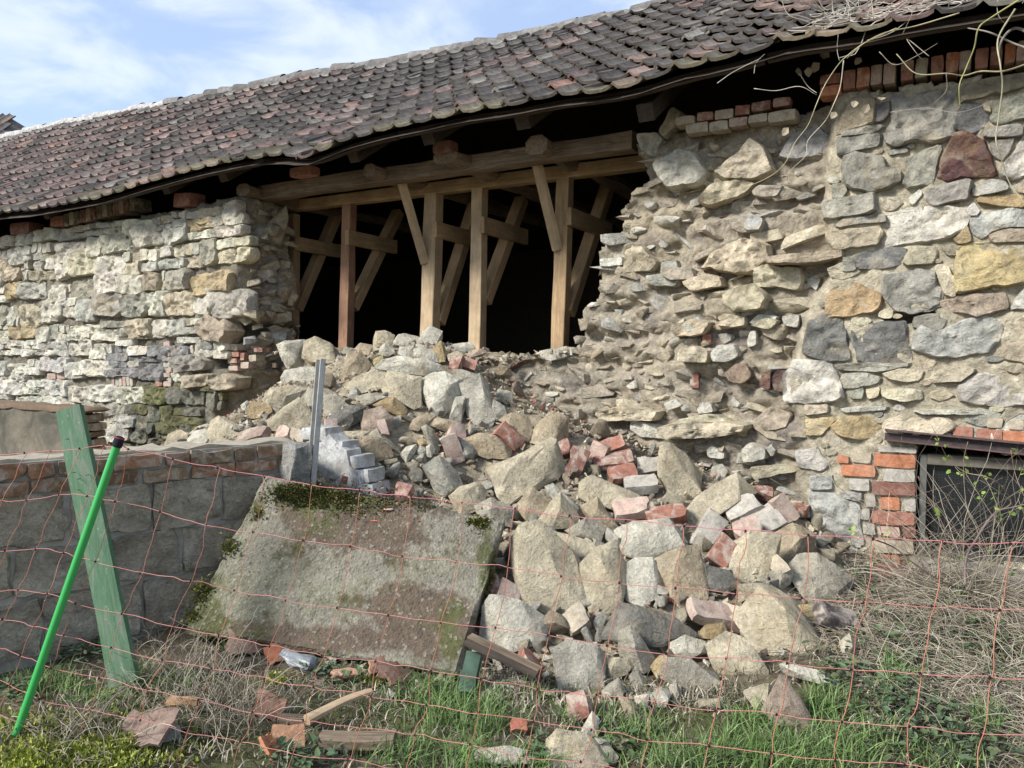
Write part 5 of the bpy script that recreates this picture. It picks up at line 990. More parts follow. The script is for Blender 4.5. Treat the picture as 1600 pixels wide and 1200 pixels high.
for c, seg, roll, col, lb in [
  ('T4',(1225,420,1255,330),10,RED,'upright reddish brick end below the third post foot'),('T4',(1095,375,1185,375),30,DRED,'dark red brick left of the upright brick end'),
  ('T4',(495,920,570,910),40,PNK,'small pink brick piece on the pinkish cream block'),('T4',(1080,910,1195,960),40,PNK,'pink brick lying on the long tan flat stone'),
  ('T4',(1060,960,1150,1200),15,PNK,'brick with a red top end and mortar coated face in mid heap'),('T4',(1480,890,1670,1060),35,RED,'red brick tilted steeply right of the brown rounded boulder'),
  ('T4',(110,200,205,215),40,DRED,'broken brick lump on the rim beside the second post'),
  ('D3',(620,240,570,375),30,DRED,'dark red brick standing steeply right of the squared cream block'),('D3',(715,215,670,300),40,PNK,'greyish pink brick behind the steep dark red brick'),
  ('D3',(720,250,825,200),40,RED,'red brick highest in the mid heap brick pile'),('D3',(670,310,860,285),50,DRED,'weathered brick lying level in the mid heap brick pile'),
  ('D3',(745,365,870,350),50,RED,'red brick under the level weathered brick'),('D3',(870,325,985,315),20,GRYB,'grey brown brick end at the right of the brick pile'),
  ('D3',(815,415,970,400),60,GRYB,'grey brick lowest in the mid heap brick pile'),('D3',(525,250,570,235),40,DRED,'small dark red brick behind the squared cream block'),
  ('D3',(770,530,930,510),50,PNK,'greyish pink brick left of the red ended brick above the white faced block'),('D3',(915,560,1100,530),45,RED,'red ended brick lying on the white faced block'),
  ('D3',(1255,545,1150,700),10,GRYB,'broad grey brick with a pink lower end lying flat'),('D3',(1310,660,1220,780),15,RED,'bright red brick sloping down below the broad grey brick'),
  ('D3',(1285,555,1445,485),50,GRYB,'grey brick with a fresh orange broken end'),('D3',(1365,595,1520,530),50,GRYB,'grey brick just below the brick with the orange end'),
  ('D3',(1330,630,1440,590),40,PNK,'pale pinkish brick above the two toned block'),('D4',(445,405,525,520),30,PNK,'brick with a pink and a white face standing near the wall'),
  ('D3',(1445,600,1540,560),40,GRYB,'half brick in the grey bricks nearest the wall'),
  ('E7',(1110,265,1390,335),55,PNK,'long pink brick lying left above the huge tilted slab'),('E7',(385,370,505,285),40,TANB,'tan half brick below the largest boulder'),
  ('D3',(185,900,245,870),40,RED,'broken red brick beside the slab edge'),('D3',(230,890,325,940),50,PNK,'pink brick beside the slab edge above the squared pale block'),
  ('E7',(400,870,530,830),40,DRED,'brownish red brick under the dark bottomed block'),
  ('T3',(720,1110,955,1040),50,(.24,.17,.13),'dark brown brick lying on the block wall top'),('T3',(1035,1060,1145,1072),20,PNK,'pink brick end at the end of the block wall'),
  ('T3',(1160,1085,1262,1085),20,TANB,'tan brick right of the pink brick end by the metal post'),('T3',(1420,1000,1530,1000),50,PNK,'pink brick on the whitewashed stub'),
  ('D4',(645,940,825,992),60,(.075,.06,.06),'dark sooty brick lying right of the yellowish stone'),('E8',(760,60,940,85),60,DRED,'brownish red brick at the foot of the window jamb'),
  ('T4',(640,1440,760,1450),50,RED,'red brick below the mid heap cluster'),('D3',(1500,800,1560,760),40,TANB,'tan half brick under the grey brown stone near the wall')]:
    lbrick(c, seg, roll, col, lb)
# ------------------------------------------------------------------ lesser stones between the big ones, and chips
ANCH = [(h[0], h[3]) for h in HEAP if len(h[3].split()) <= 9]; USED = set()
def beside(what, x, y):
    for a, l in sorted(ANCH, key=lambda q: abs(q[0][0] - x) + abs(q[0][1] - y))[:7]:
        dx, dy = x - a[0], y - a[1]; ways = ['left of' if dx < 0 else 'right of', 'above' if dy < 0 else 'below']
        if abs(dy) > abs(dx): ways.reverse()
        for w_ in ways[:1]:
            k = f'{what} {w_} the {l}'
            if k not in USED: USED.add(k); return k
cnt = 0; pl = [(h[0][0], h[0][1], h[1]) for h in HEAP]; tries = 0; SHADE = dict(w='whitish', c='cream', t='tan', g='grey', l='light grey', p='pinkish')
while cnt < 285 and tries < 16000:
    tries += 1; x, y = rng.uniform(250, 1340), rng.uniform(525, 1190)
    p, t = hit(x, y)
    if mound_z(p[0], p[1]) < ground_z(p[0], p[1]) - .02 or p[1] > .45: continue
    if y > 1075 and not (800 < x < 1240): continue
    sz = .06 + .14 * rng.random() ** 1.6; rp_ = sz * .45 / t * F_PX
    if any((x - a) ** 2 + (y - b) ** 2 < (.60 * c + rp_ * .45) ** 2 for a, b, c in pl): continue
    k = 'wcctglpw'[rng.integers(8)]; lab = beside(f"small {SHADE[k]} stone", x, y)
    if lab is None and cnt > 40 and rng.random() < .5: continue
    pl.append((x, y, rp_)); me = ROCKS[rng.integers(16)]
    put('rubble_stone', me, None, p + np.array([0, -.01, sz * .12]), tuple(np.clip(np.array(PAL[k]) * rng.uniform(.88, 1.08), 0, .7)), Quaternion(Vector(rng.normal(0, 1, 3)).normalized(), rng.uniform(0, 3)), (sz,) * 3,
        label=lab or 'small stone filling a gap between the big blocks of the rubble heap', cat='stone', group='small filler stones of the rubble heap'); cnt += 1
cnt = 0; BPM = [mesh('loose_brick', V, F, M_BRICK, 40) for V, F in BSH]
for _ in range(4000):
    x, y = rng.uniform(250, 1300), rng.uniform(525, 1120); p, t = hit(x, y)
    if mound_z(p[0], p[1]) < ground_z(p[0], p[1]) or p[1] > .4: continue
    ln = rng.uniform(.08, .2)
    if any((x - a) ** 2 + (y - b) ** 2 < (.7 * c + 10) ** 2 for a, b, c in pl): continue
    i = rng.integers(4); lab = beside(['red', 'pinkish', 'dark red', 'tan'][i] + ' brick piece', x, y)
    if lab is None: continue
    pl.append((x, y, 16)); put('loose_brick', BPM[cnt % 6], None, p + np.array([0, 0, .015]), tuple(np.array([RED, PNK, DRED, TANB][i]) * rng.uniform(.85, 1.1)), Quaternion(Vector(rng.normal(0, 1, 3)).normalized(), rng.uniform(0, 3)), (ln / .245, .9, .9),
        label=lab, cat='brick', group='broken brick pieces in the rubble heap'); cnt += 1
    if cnt >= 12: break
acc = Acc(); CH = [hull_rock(rand_rock(400 + i, [(1, .8, .5), (1, .6, .35), (1, .9, .8)][i % 3], 7), 0, .0, 400 + i, 0) for i in range(8)]
nX, nY = rng.uniform(-6.8, .2, 15000), rng.uniform(-3.0, .3, 15000); nM, nG = mound_z(nX, nY), ground_z(nX, nY); okc = nM > nG - .10 - .08 * rng.random(15000)
for X_, Y_, z_ in zip(nX[okc], nY[okc], np.maximum(nM, nG)[okc]):
    sz = .012 + .06 * rng.random() ** 2.6; V, F = CH[rng.integers(8)]; R = np.array(Quaternion(Vector(rng.normal(0, 1, 3)).normalized(), rng.uniform(0, 6)).to_matrix())
    c = np.array(PAL['wccctp'[rng.integers(6)]]) if rng.random() > .04 else np.array((.36, .15, .1))
    acc.add(V @ R.T * sz + np.array([X_, Y_, z_ + sz * .1 - .01]), F, c * rng.uniform(.8, 1.1))
# spill of grit on the broken wall's sill
for _ in range(900):
    x = rng.uniform(-6.0, -2.6); Y_ = rng.uniform(.05, .55); sz = .015 + .06 * rng.random() ** 2.5; V, F = CH[rng.integers(8)]; R = np.array(Quaternion(Vector(rng.normal(0, 1, 3)).normalized(), rng.uniform(0, 6)).to_matrix())
    zt_ = max(float(mound_z(x, Y_)), np.interp(x, [p[0] for p in _bo[::-1]], [p[2] for p in _bo[::-1]]) - .015)
    acc.add(V @ R.T * sz + np.array([x, Y_, zt_]), F, np.array(PAL['wcctc'[rng.integers(5)]]) * rng.uniform(.8, 1.1))
acc.obj('rubble_chips', M_RUB_A, None, 25, kind='stuff', label='fine stone chips and mortar crumbs spread over the rubble heap')
# ------------------------------------------------------------------ electric netting
TOP = [(-45, 712, 3.5), (-3, 710, 3.4), (39, 708, 3.3), (80, 705, 3.2), (125, 701, 3.1), (163, 697, 3.0), (202, 702, 2.9), (271, 717), (341, 731), (413, 744), (487, 757), (563, 767), (643, 776), (723, 786), (806, 795), (891, 806), (979, 814), (1070, 822), (1166, 830), (1264, 836), (1365, 842), (1472, 846), (1580, 850), (1692, 853)]
KX = [125, 202, 723, 1580]; DY = np.array([[0, 75, 157, 221, 267, 311, 355, 397], [0, 84, 173, 242, 293, 341, 389, 435], [0, 92, 187, 262, 315, 365, 418, 468], [0, 104, 210, 295, 355, 412, 470, 526]]); DX = np.array([[0, -36, -71, -95, -118, -138, -158, -178], [0, -22, -53, -81, -99, -119, -138, -157], [0, -11, -30, -50, -58, -73, -88, -100], [0, -14, -31, -46, -55, -65, -75, -85]])
net = empty('fence_netting', at(700, 900, 2.6), label='orange electric fence netting with black knots strung across the foreground', cat='netting')
KN = np.zeros((8, len(TOP), 3))
for j, q in enumerate(TOP):
    t = q[2] if len(q) > 2 else np.interp(q[0], [202, 1580], [2.9, 2.15])
    if q[0] > 1580: t = 2.1
    for r in range(8):
        dy = np.interp(q[0], KX, DY[:, r]); dx = np.interp(q[0], KX, DX[:, r]); jx, jy = (rng.normal(0, 2.2), rng.normal(0, 1.6)) if r else (0, 0)
        KN[r, j] = at(q[0] + dx + jx, q[1] + dy + jy, t + rng.normal(0, .01) * (r > 0))
def wavy(P, amp, k=6):
    S_ = spline(P, k); return S_ + amp * np.stack([vn(S_ * 17, 200), vn(S_ * 17, 201), vn(S_ * 17, 202)], 1)
for r in range(8):
    V, F = tube(wavy(KN[r], .007), .0013, 4, 1); obj('horizontal_strand', V, F, M_TWINE, net, 180, color=(.47, .185, .155) if r else (.52, .17, .18))
for j in range(len(TOP)):
    V, F = tube(wavy(KN[:, j], .010), .0014, 4, 1); obj('vertical_strand', V, F, M_TWINE, net, 180, color=(.45, .17, .11))
KM = mesh('knot', *hull_rock(rand_rock(900, (1, 1, 1), 14), 1, .02, 9), M_PLAIN, 60)
for r in range(8):
    for j in range(len(TOP)): put('knot', KM, net, KN[r, j], (.015, .013, .016), None, (.0105,) * 3)
V, F = tube(spline([FPTOP, (FPTOP + KN[0, 6]) / 2 - np.array([0, 0, .004]), KN[0, 6]], 3), .0017, 4, 1); obj('tie_string', V, F, M_TWINE, net, 180, color=(.55, .12, .14))

# ------------------------------------------------------------------ debris in the grass
def tile_piece(name, x, y, w_, d_, col, tilt, label, cat, curve=.3, yaw=0.):
    p, t = hit(x, y); n_ = 7; V = []
    for z0 in (0, -.014):
        for i in range(n_):
            for j in range(4):
                u_, v_ = i / (n_ - 1) - .5, j / 3 - .5; e_ = 1 + .18 * vn(v3(u_ * 6, v_ * 6, x), 210); V.append([u_ * w_ * e_, v_ * d_ * e_, z0 + curve * w_ * (.25 - u_ * u_)])
    F = []; m = 4
    for i in range(n_ - 1):
        for j in range(3): a = i * m + j; F += [[a, a + m, a + m + 1, a + 1], [28 + a, 28 + a + 1, 28 + a + m + 1, 28 + a + m]]
    rimv = [i * m for i in range(n_)] + [(n_ - 1) * m + j for j in range(1, 4)] + [i * m + 3 for i in range(n_ - 2, -1, -1)] + [2, 1]
    F += [[rimv[k], 28 + rimv[k], 28 + rimv[(k + 1) % len(rimv)], rimv[(k + 1) % len(rimv)]] for k in range(len(rimv))]
    Q = Quaternion((0, 0, 1), YAW + yaw) @ Quaternion((1, 0, 0), tilt[0]) @ Quaternion((0, 1, 0), tilt[1])
    return put(name, mesh(name, np.array(V), F, M_BRICK_CLEAN, 50), None, p + np.array([0, 0, .035]), col, Q, label=label, cat=cat, group='clay tile pieces in the grass')
for x, y, w_, d_, c, ti, lb, cu, yw in [
  (392, 1012, .22, .16, (.21, .13, .095), (.7, .2), 'large curved brown tile piece leaning at the slab foot', .35, .3), (432, 1030, .10, .09, (.40, .15, .08), (.9, -.2), 'small orange tile piece right of the curved brown tile', .1, .8),
  (228, 1150, .22, .15, (.20, .135, .105), (.5, -.2), 'flat brown tile piece lying by the moss at lower left', .12, -.2), (262, 1160, .11, .06, (.15, .16, .14), (.8, .3), 'narrow grey edged tile piece beside the flat brown tile', .1, .5),
  (450, 1165, .12, .10, (.36, .19, .11), (.7, .1), 'square terracotta tile piece at the bottom below the wood splinter', .05, .2), (425, 1178, .07, .09, (.44, .17, .08), (.8, .4), 'orange tile shard left of the square terracotta piece', .1, 1.),
  (418, 1115, .13, .10, (.25, .13, .09), (1.0, .5), 'reddish brown tile piece standing in the dead stems', .3, -.7), (285, 1108, .12, .05, (.42, .22, .09), (.3, .1), 'thin orange brown tile sliver lying in the moss', .1, .1),
  (598, 1048, .16, .07, (.36, .20, .13), (.8, .2), 'uppermost tile of the small broken stack below the slab', .2, .7), (612, 1058, .16, .06, (.30, .17, .12), (.8, .2), 'middle tile of the small broken stack below the slab', .2, .7), (628, 1068, .17, .06, (.26, .14, .10), (.8, .3), 'lowest tile of the small broken stack below the slab', .2, .7),
  (812, 1145, .07, .05, (.42, .15, .10), (.5, .2), 'red tile shard in the grass left of the buff block', .1, .2), (540, 1062, .12, .05, (.38, .22, .14), (.3, .0), 'flat pale tile sliver left of the broken stack', .1, .2)]:
    tile_piece('tile_piece', x, y, w_, d_, c, ti, lb, 'tile piece', cu, yw)
def gpx(x, y, dz): p, t = hit(x, y); return p + np.array([0, 0, dz])
o = beam('wood_splinter', gpx(478, 1138, .03), gpx(578, 1096, .05), .07, .035, M_PALEWOOD, None, seed=3, rough=.7, n=14, rnd=.45, color=(.8, .7, .5), label='yellowish split wood piece lying in the grass below the slab', cat='wood piece', group='wood pieces in the grass')
o = beam('rotten_branch', gpx(502, 1166, .03), gpx(618, 1168, .03), .07, .06, M_OLDWOOD, None, seed=4, rough=.35, n=10, rnd=.6, label='thick rotten branch lying at the bottom in front of the grass', cat='branch', group='wood pieces in the grass')
o = beam('wood_splinter', gpx(436, 1128, .02), gpx(500, 1132, .02), .05, .02, M_OLDWOOD, None, seed=6, rough=.35, n=6, rnd=.6, label='grey flat wood piece left of the yellowish split wood', cat='wood piece', group='wood pieces in the grass')
bb = empty('broken_board', at(790, 1030, 3.42), label='pale edged board darkened like the shadow gap below it, sticking out beneath the slab', cat='board')
a, b = at(728, 1002, 3.48), at(842, 1052, 3.30); beam('board_face', a, b, .055, .016, M_DARKWOOD, bb, up=(.15, -.12, 1), seed=8, rough=.1, n=6); beam('split_edge', a + np.array([0, .03, .016]), b + np.array([0, .01, .013]), .04, .007, M_OLDWOOD, bb, up=(.15, -.12, 1), seed=9, rough=.3, n=8)  # board face coloured dark to stand for the shadow gap beneath it
M_STAKE = plain_mat('dark_green_paint', 'obj', .6, .3, 14, .5, .003); gs = beam('green_stake', at(728, 1085, 3.36), at(742, 1022, 3.50), .075, .05, M_STAKE, None, up=(.4, -1, .2), seed=10, rough=.08, n=4, color=(.04, .075, .05), label='short stump of a green painted stake below the pale edged board', cat='stake')
bag = []; p, t = hit(468, 1046); V, F = hull_rock(rand_rock(77, (1, .55, .4), 14), 3, .09, 5, .2); obj('plastic_bag', V * .20 @ np.array(Quaternion((0, 0, 1), YAW - .5).to_matrix()).T + p + np.array([0, 0, .05]), F, plain_mat('grey_plastic', 'obj', .35, .5, 30, .25, .01), None, 25, color=(.20, .215, .225), label='crumpled grey plastic bag in front of the slab', cat='plastic bag')
# ------------------------------------------------------------------ grass, moss, weeds, dead stems
def blades(acc, P, hgt, wd, lean, cols, seg=3):
    n = len(P); az = rng.uniform(0, 6.283, n); le = np.abs(rng.normal(lean, lean * .5, n)); h = hgt * rng.uniform(.5, 1.25, n); d = np.stack([np.cos(az), np.sin(az), np.zeros(n)], 1)
    fa = az + rng.normal(1.57, .6, n); sd = np.stack([np.cos(fa), np.sin(fa), np.zeros(n)], 1); rows = []
    for k in range(seg + 1):
        s = k / seg; c = P + d * (h * le * s ** 1.8)[:, None] + np.array([0, 0, 1.]) * (h * s * (1 - .35 * le * s))[:, None]; w_ = wd * (1 - s) ** .7 + .0004
        rows += [c - sd * w_ / 2, c + sd * w_ / 2]
    V = np.stack(rows, 1).reshape(-1, 3); m = 2 * (seg + 1); base_ = np.arange(n)[:, None] * m
    F = np.concatenate([base_ + np.array([[2 * k, 2 * k + 1, 2 * k + 3, 2 * k + 2]]) for k in range(seg)]); acc.append((V, F, np.repeat(cols, m, 0)))
def pack(name, acc, mat, **k):
    V, F, C, n = [], [], [], 0
    for v, f, c in acc: V.append(v); F.append(f + n); C.append(c); n += len(v)
    return obj(name, np.concatenate(V), np.concatenate(F), mat, None, 180, np.concatenate(C), origin=(0, 0, 0), kind='stuff', **k)
def scatter(x, y, rx, ry, n):
    a_ = rng.normal(0, .5, (n, 2)); return hits(np.stack([x + a_[:, 0] * rx, np.minimum(y + a_[:, 1] * ry, 1290)], 1))[0] - np.array([0, 0, .006])
def gcols(n, pal): return np.array(pal)[rng.integers(len(pal), size=n)] * rng.uniform(.75, 1.25, (n, 1))
GR = [(.10, .18, .05), (.14, .215, .06), (.185, .25, .09), (.085, .13, .045)]; DG_ = [(.07, .09, .045), (.09, .105, .055), (.14, .125, .08)]; ST = [(.38, .325, .24), (.30, .255, .185), (.46, .41, .32), (.21, .175, .13)]
ga = []
for x, y, rx, ry, n, h_ in [(700, 1110, 70, 35, 700, .13), (660, 1080, 60, 25, 260, .10), (760, 1130, 50, 30, 420, .12), (640, 1185, 90, 30, 450, .10), (740, 1190, 60, 30, 400, .10), (900, 1120, 35, 20, 240, .08), (1000, 1150, 60, 25, 300, .09), (1060, 1190, 90, 30, 500, .10), (1180, 1180, 80, 35, 700, .12), (1290, 1105, 45, 30, 420, .10), (1180, 1130, 40, 20, 260, .09), (1330, 1170, 70, 40, 420, .11), (1400, 1060, 40, 35, 200, .09), (1260, 1200, 90, 30, 500, .12), (1540, 1130, 30, 25, 200, .09), (1480, 1190, 90, 30, 300, .08),
   (90, 1070, 40, 20, 260, .09), (230, 1065, 60, 25, 420, .085), (140, 1090, 60, 20, 260, .08), (40, 1075, 40, 20, 200, .09), (300, 1070, 40, 25, 160, .08), (625, 1015, 60, 10, 170, .07), (500, 1000, 90, 10, 120, .06), (350, 1010, 30, 8, 80, .06), (960, 1135, 80, 25, 160, .07), (560, 1090, 110, 40, 260, .06), (850, 1090, 40, 20, 100, .06), (840, 1190, 40, 25, 200, .09)]:
    P = scatter(x, y, rx, ry, int(n * .62)); blades(ga, P, h_, .0055, .75, gcols(len(P), GR if rng.random() < .8 else GR[:2]))
pack('grass', ga, M_LEAF, label='tufts of fresh green grass around the foot of the rubble')
gb = []
for x, y, rx, ry, n in [(780, 1150, 900, 110, 3200), (200, 1120, 300, 90, 1500), (1450, 1040, 240, 150, 2600), (400, 1060, 320, 60, 900), (790, 1070, 60, 40, 500), (1060, 1085, 170, 30, 900), (950, 1120, 120, 30, 500)]:
    P = scatter(x, y, rx, ry, n); P = P[(mound_z(P[:, 0], P[:, 1]) < ground_z(P[:, 0], P[:, 1]) + .03)]; n = len(P); blades(gb, P, .045, .006, .9, gcols(n, DG_[:2] + ST[:3] + [(.15, .12, .09)] * 2))
pack('low_grass', gb, M_LEAF, label='short thin grass over the soil')
sa = Acc()
def stem(P0, ln, rad, col, droop=.6, curl=.35, up=1.0, n=8, az=None):
    az = rng.uniform(0, 6.283) if az is None else az; d = np.array([math.cos(az) * .8, math.sin(az) * .8, up]); d /= np.linalg.norm(d); p = P0.copy(); pts = [p.copy()]
    for k in range(n): d = d + np.array([rng.normal(0, curl * .4), rng.normal(0, curl * .4), -droop * .28 + rng.normal(0, curl * .2)]); d /= np.linalg.norm(d); p = p + d * ln / n; pts.append(p.copy())
    V, F = tube(np.array(pts), rad, 3, .4); sa.add(V, F, col)
for x, y, rx, ry, n, ln, up in [(1440, 930, 140, 50, 560, .6, .55), (1380, 905, 90, 40, 300, .55, .5), (1530, 950, 110, 60, 560, .65, .6), (1420, 990, 170, 50, 480, .5, .45), (1560, 1080, 70, 60, 420, .5, .6), (1470, 900, 130, 30, 130, .85, 1.6), (1560, 900, 70, 50, 110, 1.0, 1.8), (1470, 1080, 120, 50, 420, .35, .4), (1330, 1010, 60, 50, 200, .3, .3), (1330, 980, 40, 60, 120, .3, .5), (1480, 860, 100, 25, 120, .6, .4),
   (330, 1080, 80, 70, 110, .30, 1.2), (250, 1100, 100, 60, 80, .28, 1.3), (370, 1130, 70, 50, 90, .28, 1.2), (120, 1150, 110, 50, 90, .2, 1.), (230, 1000, 40, 40, 40, .25, .9), (800, 1060, 60, 30, 160, .13, .7), (1080, 1085, 150, 25, 160, .12, .6), (1560, 1170, 80, 40, 100, .3, .5), (550, 1110, 120, 40, 70, .16, .8)]:
    for p in scatter(x, y, rx, ry, n): stem(p, ln * rng.uniform(.5, 1.2), rng.uniform(.0012, .0026), np.array(ST[rng.integers(4)]) * rng.uniform(.7, 1.15), .8 if up < 1 else .35, .5, up)
sa.obj('dead_stems', M_LEAF, None, 180, origin=(0, 0, 0), kind='stuff', label='tangle of dry bleached stems in the foreground and below the window')
# moss cushions
ma = Acc()
for x, y, rx, ry, n in [(150, 1165, 130, 40, 3600), (60, 1140, 70, 30, 1100), (220, 1120, 60, 20, 700), (60, 1195, 120, 20, 1400), (590, 1060, 25, 12, 260), (430, 1065, 30, 10, 160), (290, 1135, 30, 12, 160), (190, 1090, 40, 12, 260)]:
    for p in scatter(x, y, rx, ry, n):
        g1 = rng.normal(0, 1, 3) * .7 + np.array([0, 0, 1]); g1 /= np.linalg.norm(g1); wv = np.cross(g1, rng.normal(0, 1, 3)); wv /= np.linalg.norm(wv); l = .016 * rng.uniform(.5, 1.4); k = vn(p * 9, 220)
        p = p + np.array([0, 0, .022 * max(0, k + .35)]); ma.add([p - wv * l * .4, p + wv * l * .4, p + g1 * l], [[0, 1, 2]], np.array([(.20, .24, .03), (.27, .30, .045), (.33, .34, .06), (.14, .17, .03)][rng.integers(4)]) * (.9 + .3 * k))
ma.obj('moss_cushions', M_LEAF, None, kind='stuff', label='bright yellow green moss at the lower left')
# broad leaved weeds
def leaf(acc, p, d, sz, col, wr=.5, up=None):
    d = d / np.linalg.norm(d); s = np.cross(d, up if up is not None else rng.normal(0, .3, 3) + np.array([0, 0, 1.])); s /= np.linalg.norm(s) + 1e-9; nrm = np.cross(s, d)
    acc.add([p, p + d * sz * .35 + s * sz * wr * .5 + nrm * sz * .06, p + d * sz * .75 + s * sz * wr * .35, p + d * sz - nrm * sz * .08, p + d * sz * .75 - s * sz * wr * .35, p + d * sz * .35 - s * sz * wr * .5 + nrm * sz * .06, p + d * sz * .45 - nrm * sz * .05], [[0, 1, 6], [1, 2, 6], [2, 3, 6], [3, 4, 6], [4, 5, 6], [5, 0, 6]], col)
wa = Acc()
for x, y, rx, ry, n in [(1450, 1000, 130, 60, 420), (1400, 1090, 80, 40, 260), (1500, 930, 90, 40, 160), (1350, 905, 30, 30, 120), (1550, 1020, 60, 60, 220), (110, 1020, 40, 25, 220), (150, 1010, 30, 20, 160), (20, 1085, 30, 25, 120), (470, 1190, 60, 20, 160), (840, 1180, 20, 15, 50), (1440, 1140, 90, 40, 240), (520, 1050, 60, 20, 120), (1300, 1060, 40, 30, 120), (1520, 1170, 80, 30, 160), (960, 1170, 50, 20, 80)]:
    for p in scatter(x, y, rx, ry, n):
        az = rng.uniform(0, 6.283); leaf(wa, p + np.array([0, 0, rng.uniform(.005, .06)]), np.array([math.cos(az), math.sin(az), rng.uniform(-.2, .7)]), rng.uniform(.02, .05), np.array([(.05, .085, .035), (.075, .12, .05), (.09, .13, .07), (.04, .06, .03), (.12, .12, .06)][rng.integers(5)]) * rng.uniform(.8, 1.2))
wa.obj('ground_weeds', M_LEAF, None, kind='stuff', label='low dark leaved weeds among the dry stems')
# ------------------------------------------------------------------ bramble by the window
br = empty('bramble', gpx(1510, 900, 0), label='thorny bramble with young green leaves sprouting before the cellar window', cat='shrub')
for pts, r, col, t0 in [([(1330,900),(1330,700),(1380,600),(1430,520),(1480,470),(1560,450),(1640,430)], .008, (.20, .15, .14), 4.0), ([(1480,470),(1540,430),(1490,350),(1420,310),(1330,290),(1250,230),(1200,130),(1170,70)], .0035, (.26, .19, .13), 4.1), ([(1110,310),(1150,400),(1200,480),(1240,570)], .003, (.20, .14, .10), 4.1),
  ([(1240,580),(1330,550),(1450,570),(1530,600)], .0035, (.12, .085, .075), 3.95), ([(905,600),(1000,640),(1100,720),(1250,810),(1400,850),(1540,870),(1590,960),(1560,1010),(1450,1030),(1380,970),(1330,880)], .0042, (.09, .065, .06), 3.9), ([(1340,150),(1320,250),(1330,420),(1350,480)], .0025, (.22, .16, .12), 4.1), ([(1540,190),(1560,300),(1600,400)], .003, (.25, .16, .13), 4.05), ([(1200,780),(1210,640),(1230,560),(1330,430)], .003, (.3, .25, .2), 4.0), ([(1380,970),(1400,900),(1340,860)], .003, (.24, .14, .14), 3.9), ([(1600,420),(1620,300),(1560,190)], .003, (.18, .12, .1), 4.05)]:
    P = px('D4', pts); V, F = tube(spline([at(x, y, t0 + .06 * math.sin(i * 1.7)) for i, (x, y) in enumerate(P)], 5), r, 5, .45); obj('stem', V, F, M_PLAIN, br, 180, color=col)
lv = []
for x, y, n in [(1250,220,4),(1340,240,3),(1330,300,4),(1420,310,4),(1400,400,5),(1450,450,4),(1210,480,3),(1480,500,4),(1540,190,4),(1590,270,4),(800,555,4),(960,590,5),(1060,690,4),(1560,760,6),(1490,360,3),(1200,140,3),(1220,180,2),(1560,470,4),(1440,660,4),(1320,690,3),(1590,400,3),(1265,285,2),(1380,330,2)]:
    (a_, b_2), = px('D4', [(x, y)])
    for k in range(n):
        acc = Acc(); p = at(a_ + rng.normal(0, 4), b_2 + rng.normal(0, 4), 4.06); g = rng.normal(0, 1, 3) + np.array([0, -.4, .3]); leaf(acc, p, g, rng.uniform(.018, .034), (1, 1, 1), .7, rng.normal(0, 1, 3)); obj('leaf', np.concatenate(acc.V), acc.F, M_PLAIN, br, color=tuple(np.array([(.16, .24, .05), (.22, .30, .07), (.12, .19, .045)][rng.integers(3)])))
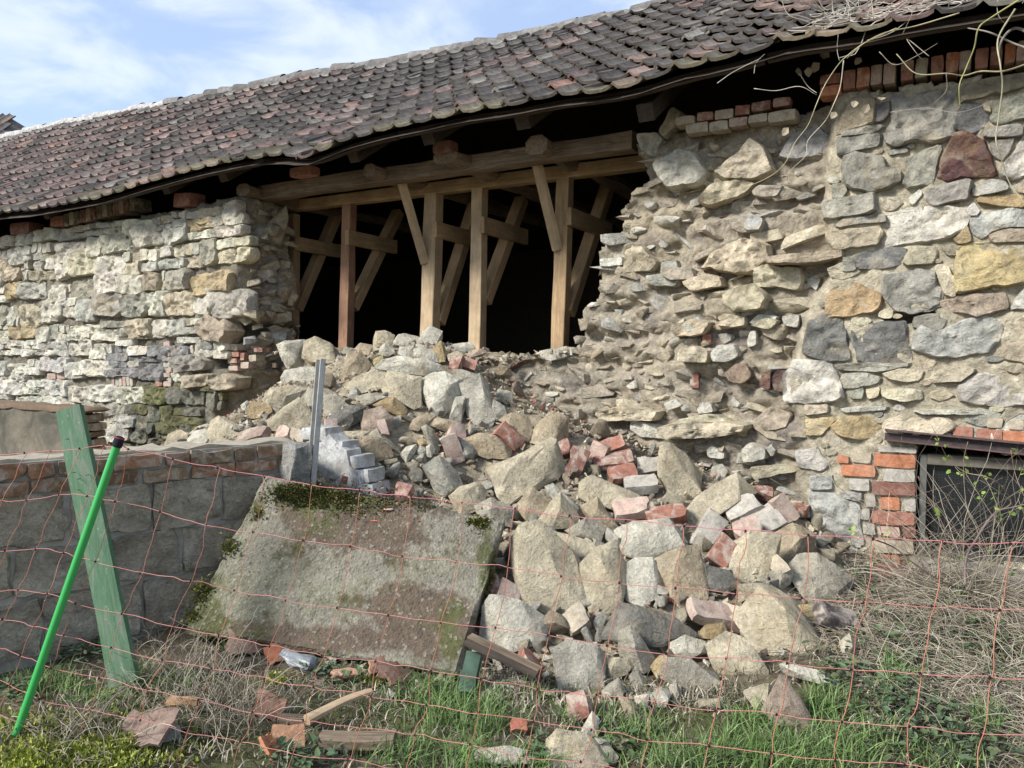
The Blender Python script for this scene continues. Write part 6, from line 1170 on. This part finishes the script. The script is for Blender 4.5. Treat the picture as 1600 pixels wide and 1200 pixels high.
# ------------------------------------------------------------------ bare creeper over the eaves at the right
cv = empty('bare_creeper', onY(1480, 60, -.45), label='leafless creeper hanging over the eaves at the upper right', cat='creeper')
for pts, r, col, Yc in [([(1640,-40),(1450,80),(1390,130),(1370,220),(1330,320),(1300,400),(1305,500)], .006, (.30, .29, .12), -.5), ([(1010,130),(860,200),(780,260),(740,300),(680,390),(640,480),(600,580),(540,660),(490,760),(400,830),(220,900)], .0045, (.42, .37, .22), -.45), ([(765,280),(750,400),(720,480),(680,560),(600,650),(590,720),(520,790),(510,850)], .004, (.45, .40, .30), -.4),
  ([(1300,60),(1100,120),(960,150),(860,200),(780,270)], .005, (.38, .33, .2), -.5), ([(1700,260),(1600,300),(1500,330),(1400,330),(1320,350),(1240,340),(1100,340),(1010,250)], .007, (.27, .25, .15), -.42), ([(1560,40),(1480,180),(1490,300),(1500,400),(1480,560),(1470,650),(1500,750),(1540,860),(1640,980)], .006, (.34, .31, .2), -.48),
  ([(350,410),(450,420),(560,400),(640,440)], .003, (.5, .46, .4), -.3), ([(560,340),(600,400),(640,430)], .004, (.4, .36, .3), -.25), ([(180,385),(260,330),(380,270)], .003, (.5, .46, .38), -.42), ([(930,240),(1000,300),(1100,260),(1200,200)], .003, (.3, .26, .2), -.4), ([(1240,340),(1240,420),(1180,480)], .0025, (.3, .26, .2), -.35),
  ([(980,520),(1150,500),(1300,520),(1480,460)], .0025, (.36, .32, .28), -.2), ([(1640,160),(1560,130),(1500,180),(1480,260)], .012, (.22, .19, .16), -.35), ([(1640,230),(1550,200),(1440,150),(1340,130)], .008, (.27, .24, .2), -.38), ([(1160,260),(1060,180),(1090,230),(1130,280)], .003, (.35, .3, .24), -.4), ([(740,160),(735,230),(745,280)], .0025, (.4, .36, .3), -.42), ([(350,340),(360,290),(400,250)], .0025, (.4, .36, .3), -.42)]:
    P = [onY(x, y, Yc + .04 * math.sin(i * 2.1)) for i, (x, y) in enumerate(px('C3', pts))]; V, F = tube(spline(P, 5), r * .8, 5, .5); obj('branch', V, F, M_PLAIN, cv, 180, color=col)
for k in range(270):
    x0 = rng.uniform(-.85, .75) if k < 150 else rng.uniform(-.25, .8); v0 = abs(rng.normal(.03, .10)); p = roofp(x0, v0) + np.array([0, -.02, .06]); az = rng.uniform(0, 6.283); d = np.array([math.cos(az), .5 * math.sin(az), .25 * math.sin(az) + rng.normal(0, .15)]); pts = [p]
    for q in range(7): d = d + rng.normal(0, .35, 3); d /= np.linalg.norm(d); p = p + d * rng.uniform(.03, .085); zf_ = roofp(p[0], (p[1] - EY) / (RY - EY))[2] + .05 if p[1] > EY else -9; p[2] = max(p[2], zf_); pts.append(p.copy())
    V, F = tube(spline(pts, 2), rng.uniform(.0016, .004), 4, .4); obj('twig', V, F, M_PLAIN, cv, 180, color=tuple(np.array([(.42, .38, .32), (.34, .30, .24), (.5, .46, .4)][rng.integers(3)])))
for x, y in [(600, 310), (655, 290), (700, 265), (845, 265), (940, 450), (730, 517), (820, 465), (840, 520), (510, 590), (540, 330), (880, 480)]:
    (a_, b_2), = px('C3', [(x, y)]); acc = Acc(); leaf(acc, onY(a_, b_2, -.15), rng.normal(0, .5, 3) + np.array([0, -.1, -.6]), rng.uniform(.04, .075), (1, 1, 1), .8, np.array([.2, -1, .1])); obj('dry_leaf', np.concatenate(acc.V), acc.F, M_PLAIN, cv, color=(.31, .26, .19))
